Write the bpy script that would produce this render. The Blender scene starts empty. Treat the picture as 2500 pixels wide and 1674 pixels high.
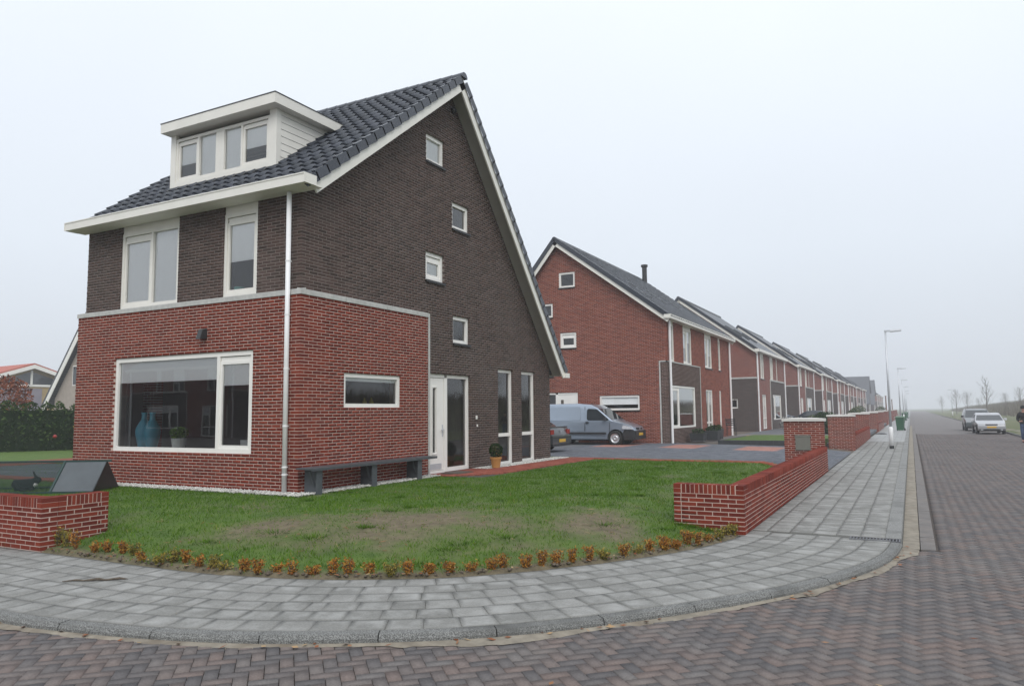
import bpy, bmesh, math, random
import numpy as np
from mathutils import Vector, Matrix, geometry, noise

random.seed(7)
rng = np.random.default_rng(7)
S = bpy.context.scene
COL = S.collection

# ------------------------------------------------------------------ camera
CAM = Vector((9.569, -9.849, 1.380))
YAW, PITCH, ROLL, FPX = 0.4913, 0.0927, -0.0104, 1809.4
c_, s_ = math.cos(YAW), math.sin(YAW)
FWD = Vector((-s_ * math.cos(PITCH), c_ * math.cos(PITCH), math.sin(PITCH)))
R0 = Vector((c_, s_, 0))
U0 = R0.cross(FWD)
RGT = R0 * math.cos(ROLL) + U0 * math.sin(ROLL)
UPV = U0 * math.cos(ROLL) - R0 * math.sin(ROLL)
cd = bpy.data.cameras.new('camera')
cam = bpy.data.objects.new('camera', cd)
COL.objects.link(cam)
cd.sensor_width = 36.0
cd.lens = FPX / 2500 * 36.0
cd.clip_start, cd.clip_end = 0.05, 6000
cam.matrix_world = Matrix(((RGT.x, UPV.x, -FWD.x, CAM.x), (RGT.y, UPV.y, -FWD.y, CAM.y),
                           (RGT.z, UPV.z, -FWD.z, CAM.z), (0, 0, 0, 1)))
S.camera = cam

# ------------------------------------------------------------------ sky, sun, exposure
SUN_EL, SUN_AZ = math.radians(42), math.radians(145)       # azimuth clockwise from +Y
w = bpy.data.worlds.new('World')
S.world = w
w.use_nodes = True
nt = w.node_tree
nt.nodes.clear()
def N(t, k, **kw):
    n = t.nodes.new(k)
    for a, b in kw.items():
        if a.startswith('i_'):
            n.inputs[a[2:].replace('_', ' ')].default_value = b
        else:
            setattr(n, a, b)
    return n
tc = N(nt, 'ShaderNodeTexCoord')
sep = N(nt, 'ShaderNodeSeparateXYZ')
nt.links.new(tc.outputs['Generated'], sep.inputs[0])
ramp = N(nt, 'ShaderNodeValToRGB')
ramp.color_ramp.elements[0].position = 0.0
ramp.color_ramp.elements[0].color = (0.60, 0.64, 0.70, 1)
ramp.color_ramp.elements[1].position = 1.0
ramp.color_ramp.elements[1].color = (1.20, 1.25, 1.32, 1)
e = ramp.color_ramp.elements.new(0.20)
e.color = (0.75, 0.81, 0.885, 1)
e = ramp.color_ramp.elements.new(0.48)
e.color = (0.87, 0.93, 1.01, 1)
nt.links.new(sep.outputs['Z'], ramp.inputs[0])
cn = N(nt, 'ShaderNodeTexNoise', i_Scale=1.6, i_Detail=3.0, i_Roughness=0.5)
nt.links.new(tc.outputs['Generated'], cn.inputs['Vector'])
cr = N(nt, 'ShaderNodeMapRange')
cr.inputs['To Min'].default_value, cr.inputs['To Max'].default_value = 0.93, 1.07
nt.links.new(cn.outputs[0], cr.inputs['Value'])
mulc = N(nt, 'ShaderNodeVectorMath', operation='SCALE')
nt.links.new(ramp.outputs[0], mulc.inputs[0])
nt.links.new(cr.outputs[0], mulc.inputs['Scale'])
sky = N(nt, 'ShaderNodeTexSky', sky_type='NISHITA')
sky.sun_disc = False
sky.sun_elevation = SUN_EL
sky.sun_rotation = SUN_AZ
sky.dust_density = 4.0
b1 = N(nt, 'ShaderNodeBackground')
b1.inputs[1].default_value = 0.05
b2 = N(nt, 'ShaderNodeBackground')
b2.inputs[1].default_value = 1.0
nt.links.new(sky.outputs[0], b1.inputs[0])
nt.links.new(mulc.outputs[0], b2.inputs[0])
mx = N(nt, 'ShaderNodeMixShader')
mx.inputs[0].default_value = 0.92
nt.links.new(b1.outputs[0], mx.inputs[1])
nt.links.new(b2.outputs[0], mx.inputs[2])
wo = N(nt, 'ShaderNodeOutputWorld')
nt.links.new(mx.outputs[0], wo.inputs[0])
ld = bpy.data.lights.new('sun', 'SUN')
ld.energy = 1.3
ld.angle = math.radians(35)
ld.color = (1.0, 0.97, 0.93)
sun = bpy.data.objects.new('sun', ld)
COL.objects.link(sun)
sd = Vector((math.sin(SUN_AZ) * math.cos(SUN_EL), math.cos(SUN_AZ) * math.cos(SUN_EL), math.sin(SUN_EL)))
sun.rotation_euler = sd.to_track_quat('Z', 'Y').to_euler()
sun.location = (20, -30, 40)
vs = S.view_settings
vs.view_transform, vs.look, vs.gamma, vs.use_curve_mapping = 'Standard', 'None', 1.0, False
vs.exposure = 0.20
S.cycles.use_denoising = True
S.cycles.max_bounces = 8
S.cycles.transparent_max_bounces = 24
S.cycles.volume_bounces = 1

# ------------------------------------------------------------------ materials
MATS = {}
def newmat(name):
    m = bpy.data.materials.new(name)
    m.use_nodes = True
    t = m.node_tree
    t.nodes.clear()
    o = N(t, 'ShaderNodeOutputMaterial')
    p = N(t, 'ShaderNodeBsdfPrincipled')
    t.links.new(p.outputs[0], o.inputs[0])
    MATS[name] = m
    return m, t, p
def L(t, a, b): t.links.new(a, b)
def mixc(t, fac, a, b, mode='MIX'):
    n = N(t, 'ShaderNodeMix', data_type='RGBA', blend_type=mode)
    if isinstance(fac, (int, float)): n.inputs[0].default_value = fac
    else: L(t, fac, n.inputs[0])
    for i, x in ((6, a), (7, b)):
        if isinstance(x, (tuple, list)): n.inputs[i].default_value = (*x[:3], 1)
        else: L(t, x, n.inputs[i])
    return n.outputs[2]
def pos(t, scale=(1, 1, 1)):
    g = N(t, 'ShaderNodeNewGeometry')
    if scale == (1, 1, 1): return g.outputs['Position']
    m = N(t, 'ShaderNodeMapping')
    m.inputs['Scale'].default_value = scale
    L(t, g.outputs['Position'], m.inputs[0])
    return m.outputs[0]
def nz(t, scale, detail=3, rough=0.55, vec=None, lo=None, hi=None):
    n = N(t, 'ShaderNodeTexNoise', i_Scale=scale, i_Detail=detail, i_Roughness=rough)
    L(t, vec if vec is not None else pos(t), n.inputs['Vector'])
    if lo is None: return n.outputs[0]
    r = N(t, 'ShaderNodeMapRange')
    r.inputs['From Min'].default_value, r.inputs['From Max'].default_value = lo, hi
    L(t, n.outputs[0], r.inputs['Value'])
    return r.outputs[0]
def attr(t, name):
    a = N(t, 'ShaderNodeAttribute', attribute_name=name)
    return a.outputs['Fac']
def ramp_(t, fac, stops):
    r = N(t, 'ShaderNodeValToRGB')
    el = r.color_ramp.elements
    el[0].position, el[0].color = stops[0][0], (*stops[0][1], 1)
    el[1].position, el[1].color = stops[-1][0], (*stops[-1][1], 1)
    for p, c in stops[1:-1]:
        x = el.new(p); x.color = (*c, 1)
    L(t, fac, r.inputs[0])
    return r.outputs[0]
def bump(t, p, h, strength, dist=0.01):
    b = N(t, 'ShaderNodeBump')
    b.inputs['Strength'].default_value = strength
    b.inputs['Distance'].default_value = dist
    L(t, h, b.inputs['Height'])
    L(t, b.outputs[0], p.inputs['Normal'])
def simple(name, col, rough=0.6, var=0.08, scale=8.0, metal=0.0, bmp=0.0, spec=0.5, coat=0.0, dirt=0.0, dirtcol=(.1, .09, .07)):
    m, t, p = newmat(name)
    n = nz(t, scale, 4)
    lo = tuple(c * (1 - var) for c in col); hi = tuple(min(1, c * (1 + var)) for c in col)
    c = ramp_(t, n, [(0.3, lo), (0.7, hi)])
    if dirt > 0:
        d = nz(t, 2.3, 5, 0.65, lo=0.5, hi=0.8)
        k = N(t, 'ShaderNodeMath', operation='MULTIPLY'); k.inputs[1].default_value = dirt
        L(t, d, k.inputs[0])
        c = mixc(t, k.outputs[0], c, dirtcol)
    L(t, c, p.inputs['Base Color'])
    p.inputs['Roughness'].default_value = rough
    p.inputs['Metallic'].default_value = metal
    p.inputs['Specular IOR Level'].default_value = spec
    p.inputs['Coat Weight'].default_value = coat
    p.inputs['Coat Roughness'].default_value = 0.06
    if bmp: bump(t, p, nz(t, scale * 6, 4), bmp, 0.004)
    return m
def bricky(name, stops, rough=0.85, bloom=None, bloomcol=(.3, .28, .27), bmp=0.5, mid=False):
    """colour of a single brick / tile / paver from its own 'rnd' value, plus fine grain"""
    m, t, p = newmat(name)
    c = ramp_(t, attr(t, 'rnd'), stops)
    g = nz(t, 60, 4, 0.6)
    c = mixc(t, 0.5, c, ramp_(t, g, [(0.25, (.55, .55, .55)), (0.75, (1.45, 1.45, 1.45))]), 'MULTIPLY')
    if bloom:
        b = nz(t, bloom[0], 5, 0.6, lo=bloom[1], hi=bloom[2])
        k = N(t, 'ShaderNodeMath', operation='MULTIPLY'); k.inputs[1].default_value = bloom[3]
        L(t, b, k.inputs[0])
        kk = k.outputs[0]
        if mid:
            k2 = N(t, 'ShaderNodeMath', operation='MULTIPLY'); L(t, kk, k2.inputs[0]); L(t, attr(t, 'mid'), k2.inputs[1]); kk = k2.outputs[0]
        c = mixc(t, kk, c, bloomcol)
    L(t, c, p.inputs['Base Color'])
    p.inputs['Roughness'].default_value = rough
    p.inputs['Specular IOR Level'].default_value = .15 if rough > .5 else .5
    if bmp: bump(t, p, nz(t, 140, 3), bmp, 0.002)
    return m
bricky('red_brick', [(0, (.122, .021, .014)), (.25, (.155, .027, .016)), (.6, (.188, .033, .019)), (.85, (.222, .040, .022)), (1, (.14, .027, .019))],
       bloom=(1.3, .56, .80, .20), bloomcol=(.24, .12, .10))
bricky('dark_brick', [(0, (.050, .035, .030)), (.3, (.070, .047, .040)), (.7, (.088, .056, .047)), (1, (.102, .070, .060))],
       bloom=(.55, .45, .78, .35), bloomcol=(.125, .105, .095))
bricky('red_brick_row', [(0, (.16, .038, .024)), (.5, (.23, .060, .037)), (1, (.28, .078, .046))])
simple('red_mortar', (.48, .37, .32), .95, .15, 5, bmp=.3)
simple('dark_mortar', (.185, .158, .142), .95, .15, 4, bmp=.3)
simple('row_mortar', (.40, .29, .25), .95, .15, 4)
bricky('roof_tile_mat', [(0, (.024, .029, .038)), (.5, (.034, .040, .053)), (1, (.046, .053, .070))], rough=.24, bmp=.15,
       bloom=(1.2, .55, .8, .35), bloomcol=(.075, .082, .085))
bricky('slab_mat', [(0, (.180, .180, .170)), (.3, (.202, .202, .191)), (.7, (.222, .221, .210)), (1, (.254, .253, .241))], rough=.9,
       bloom=(3.4, .44, .74, .75), bloomcol=(.38, .381, .37), mid=True)
bricky('clinker_mat', [(0, (.104, .099, .101)), (.25, (.126, .117, .116)), (.5, (.143, .125, .119)), (.75, (.166, .132, .120)), (1, (.150, .143, .140))], rough=.75,
       bloom=(1.6, .52, .8, .3), bloomcol=(.24, .22, .20))
simple('joint_sand', (.070, .058, .050), .97, .3, 14)
simple('slab_joint', (.09, .09, .08), .97, .35, 9)
simple('white_paint', (.82, .80, .76), .38, .03, 3, dirt=.10, dirtcol=(.45, .44, .40))
simple('cream_paint', (.76, .74, .68), .42, .03, 3, dirt=.12, dirtcol=(.42, .41, .36))
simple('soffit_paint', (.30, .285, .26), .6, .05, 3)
simple('pipe_plastic', (.82, .82, .82), .4, .03, 3, dirt=.25, dirtcol=(.42, .42, .40))
simple('concrete_band_mat', (.46, .46, .44), .9, .12, 10, bmp=.3, dirt=.4, dirtcol=(.25, .25, .24))
simple('sill_dark', (.016, .016, .017), .45, .2, 10)
simple('blind_cloth', (.93, .935, .935), .85, .02, 20)
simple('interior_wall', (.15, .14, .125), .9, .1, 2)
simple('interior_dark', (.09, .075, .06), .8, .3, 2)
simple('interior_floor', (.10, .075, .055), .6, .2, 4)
simple('dark_frame', (.03, .032, .034), .5, .1, 6)
simple('grey_steel', (.070, .078, .088), .45, .12, 6, dirt=.2)
simple('galvanised', (.56, .58, .61), .42, .08, 5, metal=.35)
simple('pillar_cap', (.62, .60, .57), .85, .06, 6, dirt=.3, dirtcol=(.34, .33, .30))
simple('meter_box', (.17, .17, .145), .5, .05, 8)
simple('kerb_joint', (.06, .06, .055), .95, .2, 20)
simple('sand_mat', (.225, .20, .16), .97, .25, 7, dirt=1.0, dirtcol=(.13, .10, .07))
simple('gutter_concrete', (.145, .134, .127), .9, .15, 6, dirt=.4, dirtcol=(.22, .17, .13))
simple('soil', (.11, .088, .066), .97, .4, 22, bmp=.8)
simple('drive_joint', (.10, .105, .115), .95, .2, 8)
bricky('drive_paver', [(0, (.105, .115, .135)), (.5, (.14, .150, .172)), (1, (.175, .185, .205))], rough=.8)
bricky('pink_paver', [(0, (.32, .155, .125)), (.5, (.38, .195, .16)), (1, (.43, .235, .20))], rough=.85)
bricky('path_brick', [(0, (.22, .062, .045)), (.5, (.28, .082, .058)), (1, (.33, .105, .072))], rough=.85)
bricky('pebble', [(0, (.32, .31, .285)), (.5, (.50, .49, .455)), (1, (.68, .67, .64))], rough=.8)
simple('tyre', (.014, .014, .014), .8, .2, 20)
simple('rim_silver', (.50, .51, .53), .35, .05, 6, metal=.6)
simple('car_black', (.018, .018, .020), .5, .1, 8)
simple('lamp_clear', (.55, .57, .60), .12, .1, 20, spec=.8)
simple('lamp_red', (.28, .018, .014), .2, .1, 20)
simple('plate_yellow', (.62, .36, .03), .5, .05, 20)
simple('plate_ink', (.02, .02, .02), .6, .05, 20)
def paint(name, col, metal=.5, rough=.32):
    m = simple(name, col, rough, .03, 1.5, metal=metal, coat=.9, dirt=.12, dirtcol=(.2, .19, .17))
    return m
paint('paint_silverblue', (.33, .39, .47))
paint('paint_silver', (.40, .40, .42))
paint('paint_darkgrey', (.075, .08, .085))
paint('paint_greygreen', (.095, .11, .115))
paint('paint_navy', (.012, .018, .032))
paint('paint_paleblue', (.36, .42, .55))
simple('vase_blue', (.06, .32, .44), .42, .05, 5)
simple('mint', (.16, .48, .42), .5, .2, 40)
simple('pot_white', (.66, .67, .65), .5, .03, 4)
simple('pot_terracotta', (.40, .20, .055), .7, .15, 5)
simple('planter_dark', (.035, .038, .042), .6, .2, 8)
simple('bin_green', (.022, .095, .045), .45, .12, 6)
simple('bin_lid', (.055, .13, .07), .5, .12, 6)
simple('wheel_black', (.02, .018, .018), .7, .1, 6)
simple('wood_brown', (.16, .075, .05), .8, .2, 12)
simple('bark', (.14, .122, .108), .95, .3, 25)
simple('jacket_black', (.012, .012, .014), .8, .25, 25)
simple('jeans_blue', (.075, .115, .215), .85, .15, 30)
simple('skin', (.52, .30, .23), .5, .06, 20)
simple('shoe_red', (.13, .018, .022), .6, .2, 20)
simple('cloth_grey', (.14, .15, .16), .85, .2, 20)
simple('rabbit_black', (.012, .012, .014), .95, .3, 60)
simple('rabbit_white', (.78, .76, .74), .95, .1, 60)
simple('run_green', (.012, .040, .036), .55, .1, 20)
simple('run_board', (.070, .083, .092), .42, .14, 3, dirt=.3, dirtcol=(.13, .135, .13))
simple('steel_grate', (.10, .10, .11), .55, .2, 30, metal=.3)
simple('orange_table', (.30, .13, .045), .5, .1, 8)
simple('red_roof_mat', (.38, .095, .062), .8, .12, 2)
simple('ochre_wall', (.36, .26, .12), .85, .08, 2)
simple('far_beige', (.36, .31, .27), .9, .1, 2)
simple('lilac_door', (.22, .20, .24), .6, .08, 2)
def leafmat(name, stops, trans=.25):
    m, t, p = newmat(name)
    c = ramp_(t, attr(t, 'rnd'), stops)
    L(t, c, p.inputs['Base Color'])
    p.inputs['Roughness'].default_value = .6
    p.inputs['Specular IOR Level'].default_value = .06
    return m
leafmat('hedge_leaf', [(0, (.012, .026, .008)), (.45, (.034, .066, .016)), (.8, (.080, .120, .026)), (1, (.17, .19, .045))])
leafmat('yew_leaf', [(0, (.012, .026, .009)), (.6, (.030, .058, .020)), (1, (.06, .10, .032))])
leafmat('rust_leaf', [(0, (.10, .030, .018)), (.5, (.20, .060, .030)), (1, (.28, .10, .05))])
leafmat('orange_leaf', [(0, (.15, .055, .014)), (.4, (.29, .115, .022)), (.75, (.38, .19, .040)), (1, (.22, .19, .045))])
leafmat('olive_leaf', [(0, (.08, .075, .018)), (.5, (.19, .17, .035)), (1, (.36, .25, .055))])
leafmat('houseplant_leaf', [(0, (.06, .15, .02)), (.6, (.15, .30, .03)), (1, (.26, .40, .06))])
leafmat('box_leaf', [(0, (.010, .022, .008)), (.6, (.024, .050, .016)), (.93, (.045, .08, .025)), (1, (.30, .16, .03))])
leafmat('grass_blade', [(0, (.036, .090, .005)), (.4, (.070, .152, .008)), (.75, (.108, .190, .012)), (.88, (.16, .18, .030)), (1, (.30, .25, .11))])
leafmat('reed', [(0, (.07, .06, .042)), (.5, (.13, .11, .08)), (1, (.20, .17, .12))])
leafmat('dead_leaf', [(0, (.16, .05, .02)), (.5, (.24, .10, .05)), (1, (.40, .30, .17))])
def lawnmat():
    m, t, p = newmat('lawn_mat')
    g = ramp_(t, nz(t, 3.0, 6, .65), [(.25, (.036, .074, .009)), (.5, (.066, .122, .013)), (.75, (.098, .150, .020))])
    b = ramp_(t, nz(t, 9.0, 5, .7), [(.3, (.085, .068, .042)), (.6, (.16, .132, .080)), (.8, (.21, .18, .115))])
    c = mixc(t, attr(t, 'bare'), g, b)
    L(t, c, p.inputs['Base Color'])
    p.inputs['Roughness'].default_value = .95
    bump(t, p, nz(t, 40, 5, .7), .8, .02)
lawnmat()
def verge():
    m, t, p = newmat('verge_mat')
    c = ramp_(t, nz(t, .55, 6, .68), [(.3, (.055, .075, .020)), (.5, (.090, .105, .034)), (.62, (.135, .125, .060)), (.78, (.24, .20, .145))])
    L(t, c, p.inputs['Base Color']); p.inputs['Roughness'].default_value = .95
    bump(t, p, nz(t, 14, 5, .7), .7, .05)
verge()
def fieldm():
    m, t, p = newmat('field_mat')
    c = ramp_(t, nz(t, .06, 5, .6), [(.3, (.060, .082, .026)), (.55, (.085, .098, .038)), (.8, (.13, .12, .07))])
    L(t, c, p.inputs['Base Color']); p.inputs['Roughness'].default_value = .95
fieldm()
def kerbm(name, a, b):
    m, t, p = newmat(name)
    sp = nz(t, 110, 2, .5)
    c = ramp_(t, sp, [(.36, tuple(x * .5 for x in a)), (.5, a), (.62, b)])
    st = nz(t, 1.7, 5, .6, lo=.52, hi=.75)
    c = mixc(t, st, c, tuple(x * .55 for x in a))
    # green algae where the face stays wet, with a ragged outline of its own
    g = nz(t, .9, 4, .6, lo=.60, hi=.72)
    ge = N(t, 'ShaderNodeNewGeometry'); sx = N(t, 'ShaderNodeSeparateXYZ')
    L(t, ge.outputs['Position'], sx.inputs[0])
    mr = N(t, 'ShaderNodeMapRange'); mr.inputs['From Min'].default_value = -.365; mr.inputs['From Max'].default_value = -.40
    L(t, sx.outputs['Z'], mr.inputs['Value'])
    mm = N(t, 'ShaderNodeMath', operation='MULTIPLY'); L(t, g, mm.inputs[0]); L(t, mr.outputs[0], mm.inputs[1])
    c = mixc(t, mm.outputs[0], c, (.055, .062, .018))
    L(t, c, p.inputs['Base Color']); p.inputs['Roughness'].default_value = .92
    bump(t, p, sp, .5, .004)
kerbm('kerb_dark', (.145, .147, .14), (.25, .253, .245))
kerbm('kerb_light', (.21, .213, .205), (.28, .28, .27))
def roadfar():
    m, t, p = newmat('road_far')
    c = ramp_(t, nz(t, 9, 4, .7), [(.3, (.104, .095, .092)), (.5, (.130, .117, .112)), (.7, (.153, .135, .128))])
    c2 = mixc(t, nz(t, .35, 5, .6, lo=.45, hi=.75), c, (.145, .134, .129))
    L(t, c2, p.inputs['Base Color']); p.inputs['Roughness'].default_value = .8
roadfar()
def pavefar():
    m, t, p = newmat('pave_far')
    br = N(t, 'ShaderNodeTexBrick', i_Scale=1.0)
    br.inputs['Color1'].default_value = (.24, .245, .245, 1); br.inputs['Color2'].default_value = (.31, .315, .315, 1)
    br.inputs['Mortar'].default_value = (.12, .12, .11, 1)
    br.inputs['Brick Width'].default_value = .3; br.inputs['Row Height'].default_value = .3; br.inputs['Mortar Size'].default_value = .006
    sx = N(t, 'ShaderNodeSeparateXYZ'); L(t, pos(t), sx.inputs[0])
    cb = N(t, 'ShaderNodeCombineXYZ'); L(t, sx.outputs['Y'], cb.inputs[0]); L(t, sx.outputs['X'], cb.inputs[1])
    L(t, cb.outputs[0], br.inputs['Vector'])
    c = mixc(t, nz(t, 1.2, 5, .6, lo=.45, hi=.8), br.outputs[0], (.36, .365, .36))
    L(t, c, p.inputs['Base Color']); p.inputs['Roughness'].default_value = .9
pavefar()
def brickfar(name, c1, c2, mortar, axis):
    m, t, p = newmat(name)
    br = N(t, 'ShaderNodeTexBrick', i_Scale=1.0)
    br.inputs['Color1'].default_value = (*c1, 1); br.inputs['Color2'].default_value = (*c2, 1)
    br.inputs['Mortar'].default_value = (*mortar, 1)
    br.inputs['Brick Width'].default_value = .22; br.inputs['Row Height'].default_value = .06; br.inputs['Mortar Size'].default_value = .006
    br.inputs['Bias'].default_value = -.2
    sx = N(t, 'ShaderNodeSeparateXYZ'); L(t, pos(t), sx.inputs[0])
    cb = N(t, 'ShaderNodeCombineXYZ'); L(t, sx.outputs[axis], cb.inputs[0]); L(t, sx.outputs['Z'], cb.inputs[1])
    L(t, cb.outputs[0], br.inputs['Vector'])
    c = mixc(t, nz(t, .8, 4, .6, lo=.5, hi=.8), br.outputs[0], tuple(x * 1.35 for x in c1))
    L(t, c, p.inputs['Base Color']); p.inputs['Roughness'].default_value = .9
for ax in ('X', 'Y'):
    brickfar('far_red_' + ax, (.155, .036, .025), (.225, .058, .038), (.33, .25, .22), ax)
    brickfar('far_dark_' + ax, (.050, .036, .032), (.078, .054, .047), (.15, .13, .12), ax)
def tilefar():
    m, t, p = newmat('roof_far')
    wv = N(t, 'ShaderNodeTexWave', bands_direction='Z', i_Scale=1.45, i_Distortion=.3)
    L(t, pos(t), wv.inputs['Vector'])
    c = ramp_(t, wv.outputs[0], [(0, (.034, .038, .046)), (.35, (.062, .068, .080)), (1, (.080, .087, .102))])
    L(t, c, p.inputs['Base Color']); p.inputs['Roughness'].default_value = .45
    bump(t, p, wv.outputs[0], .5, .04)
tilefar()
def glassmat(name, tint=(1, 1, 1), boost=1.0, ior=1.52):
    m = bpy.data.materials.new(name); m.use_nodes = True
    t = m.node_tree; t.nodes.clear()
    o = N(t, 'ShaderNodeOutputMaterial')
    tr = N(t, 'ShaderNodeBsdfTransparent'); tr.inputs[0].default_value = (*tint, 1)
    gl = N(t, 'ShaderNodeBsdfGlossy'); gl.inputs['Roughness'].default_value = .008
    fr = N(t, 'ShaderNodeFresnel'); fr.inputs[0].default_value = ior
    k = N(t, 'ShaderNodeMath', operation='MULTIPLY'); k.inputs[1].default_value = boost; k.use_clamp = True
    L(t, fr.outputs[0], k.inputs[0])
    wn = nz(t, .9, 2, .5)
    b = N(t, 'ShaderNodeBump'); b.inputs['Strength'].default_value = .02; b.inputs['Distance'].default_value = .05
    L(t, wn, b.inputs['Height']); L(t, b.outputs[0], gl.inputs['Normal'])
    ms = N(t, 'ShaderNodeMixShader')
    L(t, k.outputs[0], ms.inputs[0]); L(t, tr.outputs[0], ms.inputs[1]); L(t, gl.outputs[0], ms.inputs[2])
    L(t, ms.outputs[0], o.inputs[0])
    MATS[name] = m
glassmat('window_glass', (.98, .99, .985), 2.1)
glassmat('car_glass', (.22, .25, .26), 1.6)
# ------------------------------------------------------------------ helpers
class MB:
    def __init__(s):
        s.v, s.f, s.r, s.m = [], [], [], []
    def add(s, pts, faces, r=0.0, m=0):
        b = len(s.v)
        s.v.extend(tuple(p) for p in pts)
        for f in faces:
            s.f.append(tuple(i + b for i in f)); s.r.append(r); s.m.append(m)
    def quad(s, a, b, c, d, r=0.0, m=0): s.add((a, b, c, d), ((0, 1, 2, 3),), r, m)
    BF = ((0, 3, 2, 1), (4, 5, 6, 7), (0, 1, 5, 4), (1, 2, 6, 5), (2, 3, 7, 6), (3, 0, 4, 7))
    def box(s, x0, x1, y0, y1, z0, z1, r=0.0, m=0):
        s.add(((x0, y0, z0), (x1, y0, z0), (x1, y1, z0), (x0, y1, z0), (x0, y0, z1), (x1, y0, z1), (x1, y1, z1), (x0, y1, z1)), s.BF, r, m)
    def pbox(s, P, u0, u1, z0, z1, d0, d1, r=0.0, m=0, back=True):
        pts = (P(u0, z0, d0), P(u1, z0, d0), P(u1, z0, d1), P(u0, z0, d1), P(u0, z1, d0), P(u1, z1, d0), P(u1, z1, d1), P(u0, z1, d1))
        s.add(pts, s.BF if back else (s.BF[0], s.BF[1], s.BF[3], s.BF[4], s.BF[5]), r, m)
    def bar(s, a, b, w, h=None, r=0.0, m=0, up=(0, 0, 1)):
        a, b = Vector(a), Vector(b); h = h or w
        d = (b - a).normalized(); u = Vector(up)
        if abs(d.dot(u)) > .98: u = Vector((1, 0, 0))
        x = d.cross(u).normalized() * w / 2; y = x.cross(d).normalized() * h / 2
        s.add((a - x - y, a + x - y, b + x - y, b - x - y, a - x + y, a + x + y, b + x + y, b - x + y), s.BF, r, m)
    def tube(s, pts, rad, n=8, r=0.0, m=0, caps=True):
        pts = [Vector(p) for p in pts]
        rad = rad if isinstance(rad, (list, tuple)) else [rad] * len(pts)
        b = len(s.v); prev = None
        for i, p in enumerate(pts):
            d = (pts[min(i + 1, len(pts) - 1)] - pts[max(i - 1, 0)]).normalized()
            u = Vector((0, 0, 1)) if abs(d.z) < .9 else Vector((1, 0, 0))
            x = prev if prev is not None else d.cross(u)
            x = (x - d * x.dot(d)).normalized(); prev = x
            y = d.cross(x)
            for k in range(n):
                a = 2 * math.pi * k / n
                s.v.append(tuple(p + (x * math.cos(a) + y * math.sin(a)) * rad[i]))
        for i in range(len(pts) - 1):
            for k in range(n):
                s.f.append((b + i * n + k, b + i * n + (k + 1) % n, b + (i + 1) * n + (k + 1) % n, b + (i + 1) * n + k)); s.r.append(r); s.m.append(m)
        if caps:
            s.f.append(tuple(b + k for k in reversed(range(n)))); s.r.append(r); s.m.append(m)
            s.f.append(tuple(b + (len(pts) - 1) * n + k for k in range(n))); s.r.append(r); s.m.append(m)
    def lathe(s, prof, n=20, c=(0, 0, 0), r=0.0, m=0, ax=None):
        ax = ax or (Vector((1, 0, 0)), Vector((0, 1, 0)), Vector((0, 0, 1)))
        b = len(s.v); c = Vector(c)
        for (q, z) in prof:
            for k in range(n):
                a = 2 * math.pi * k / n
                s.v.append(tuple(c + ax[0] * q * math.cos(a) + ax[1] * q * math.sin(a) + ax[2] * z))
        for i in range(len(prof) - 1):
            for k in range(n):
                s.f.append((b + i * n + k, b + i * n + (k + 1) % n, b + (i + 1) * n + (k + 1) % n, b + (i + 1) * n + k)); s.r.append(r); s.m.append(m)
    def build(s, name, mats, parent=None, smooth=False, loc=None, stuff=False):
        me = bpy.data.meshes.new(name)
        me.from_pydata(s.v, [], s.f)
        mats = mats if isinstance(mats, (list, tuple)) else [mats]
        for x in mats: me.materials.append(MATS[x])
        if len(mats) > 1: me.polygons.foreach_set('material_index', s.m)
        if any(s.r):
            a = me.attributes.new('rnd', 'FLOAT', 'FACE'); a.data.foreach_set('value', s.r)
        if smooth: me.polygons.foreach_set('use_smooth', [True] * len(me.polygons))
        me.update()
        return link(name, me, parent, loc, stuff)
def link(name, me, parent=None, loc=None, stuff=False):
    o = bpy.data.objects.new(name, me)
    COL.objects.link(o)
    if parent: o.parent = parent
    if loc is not None: o.location = loc
    if stuff: o['kind'] = 'stuff'
    return o
def tag(o, label, cat=None, group=None, kind=None):
    if label: o['label'] = label
    if cat: o['category'] = cat
    if group: o['group'] = group
    if kind: o['kind'] = kind
    return o
def thing(name, label, cat, loc=(0, 0, 0), rz=0.0, group=None, kind=None):
    o = bpy.data.objects.new(name, None)
    COL.objects.link(o)
    o.location = loc; o.rotation_euler = (0, 0, rz)
    o.empty_display_size = .2
    return tag(o, label, cat, group, kind)
def struct(o, label=None): return tag(o, label, None, None, 'structure')
def dup(o, parent=None):
    c = o.copy(); COL.objects.link(c)
    if parent: c.parent = parent
    for ch in list(o.children): dup(ch, c)
    return c
NW = 'zero first second third fourth fifth sixth seventh eighth ninth tenth eleventh twelfth thirteenth fourteenth fifteenth sixteenth seventeenth eighteenth nineteenth twentieth'.split()
def nth(i):
    if i < len(NW): return NW[i]
    return ['twenty', 'thirty', 'forty', 'fifty'][i // 10 - 2] + '-' + NW[i % 10] if i % 10 else ['twentieth', 'thirtieth', 'fortieth', 'fiftieth'][i // 10 - 2]
class Plane:
    """a wall plane: u along it, z up, d outwards"""
    def __init__(s, O, U, Nn): s.O, s.U, s.N = Vector(O), Vector(U), Vector(Nn)
    def __call__(s, u, z, d=0.0): return s.O + s.U * u + Vector((0, 0, z)) + s.N * d
    def shift(s, d): return Plane(s.O + s.N * d, s.U, s.N)
UNIT = {}
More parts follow.
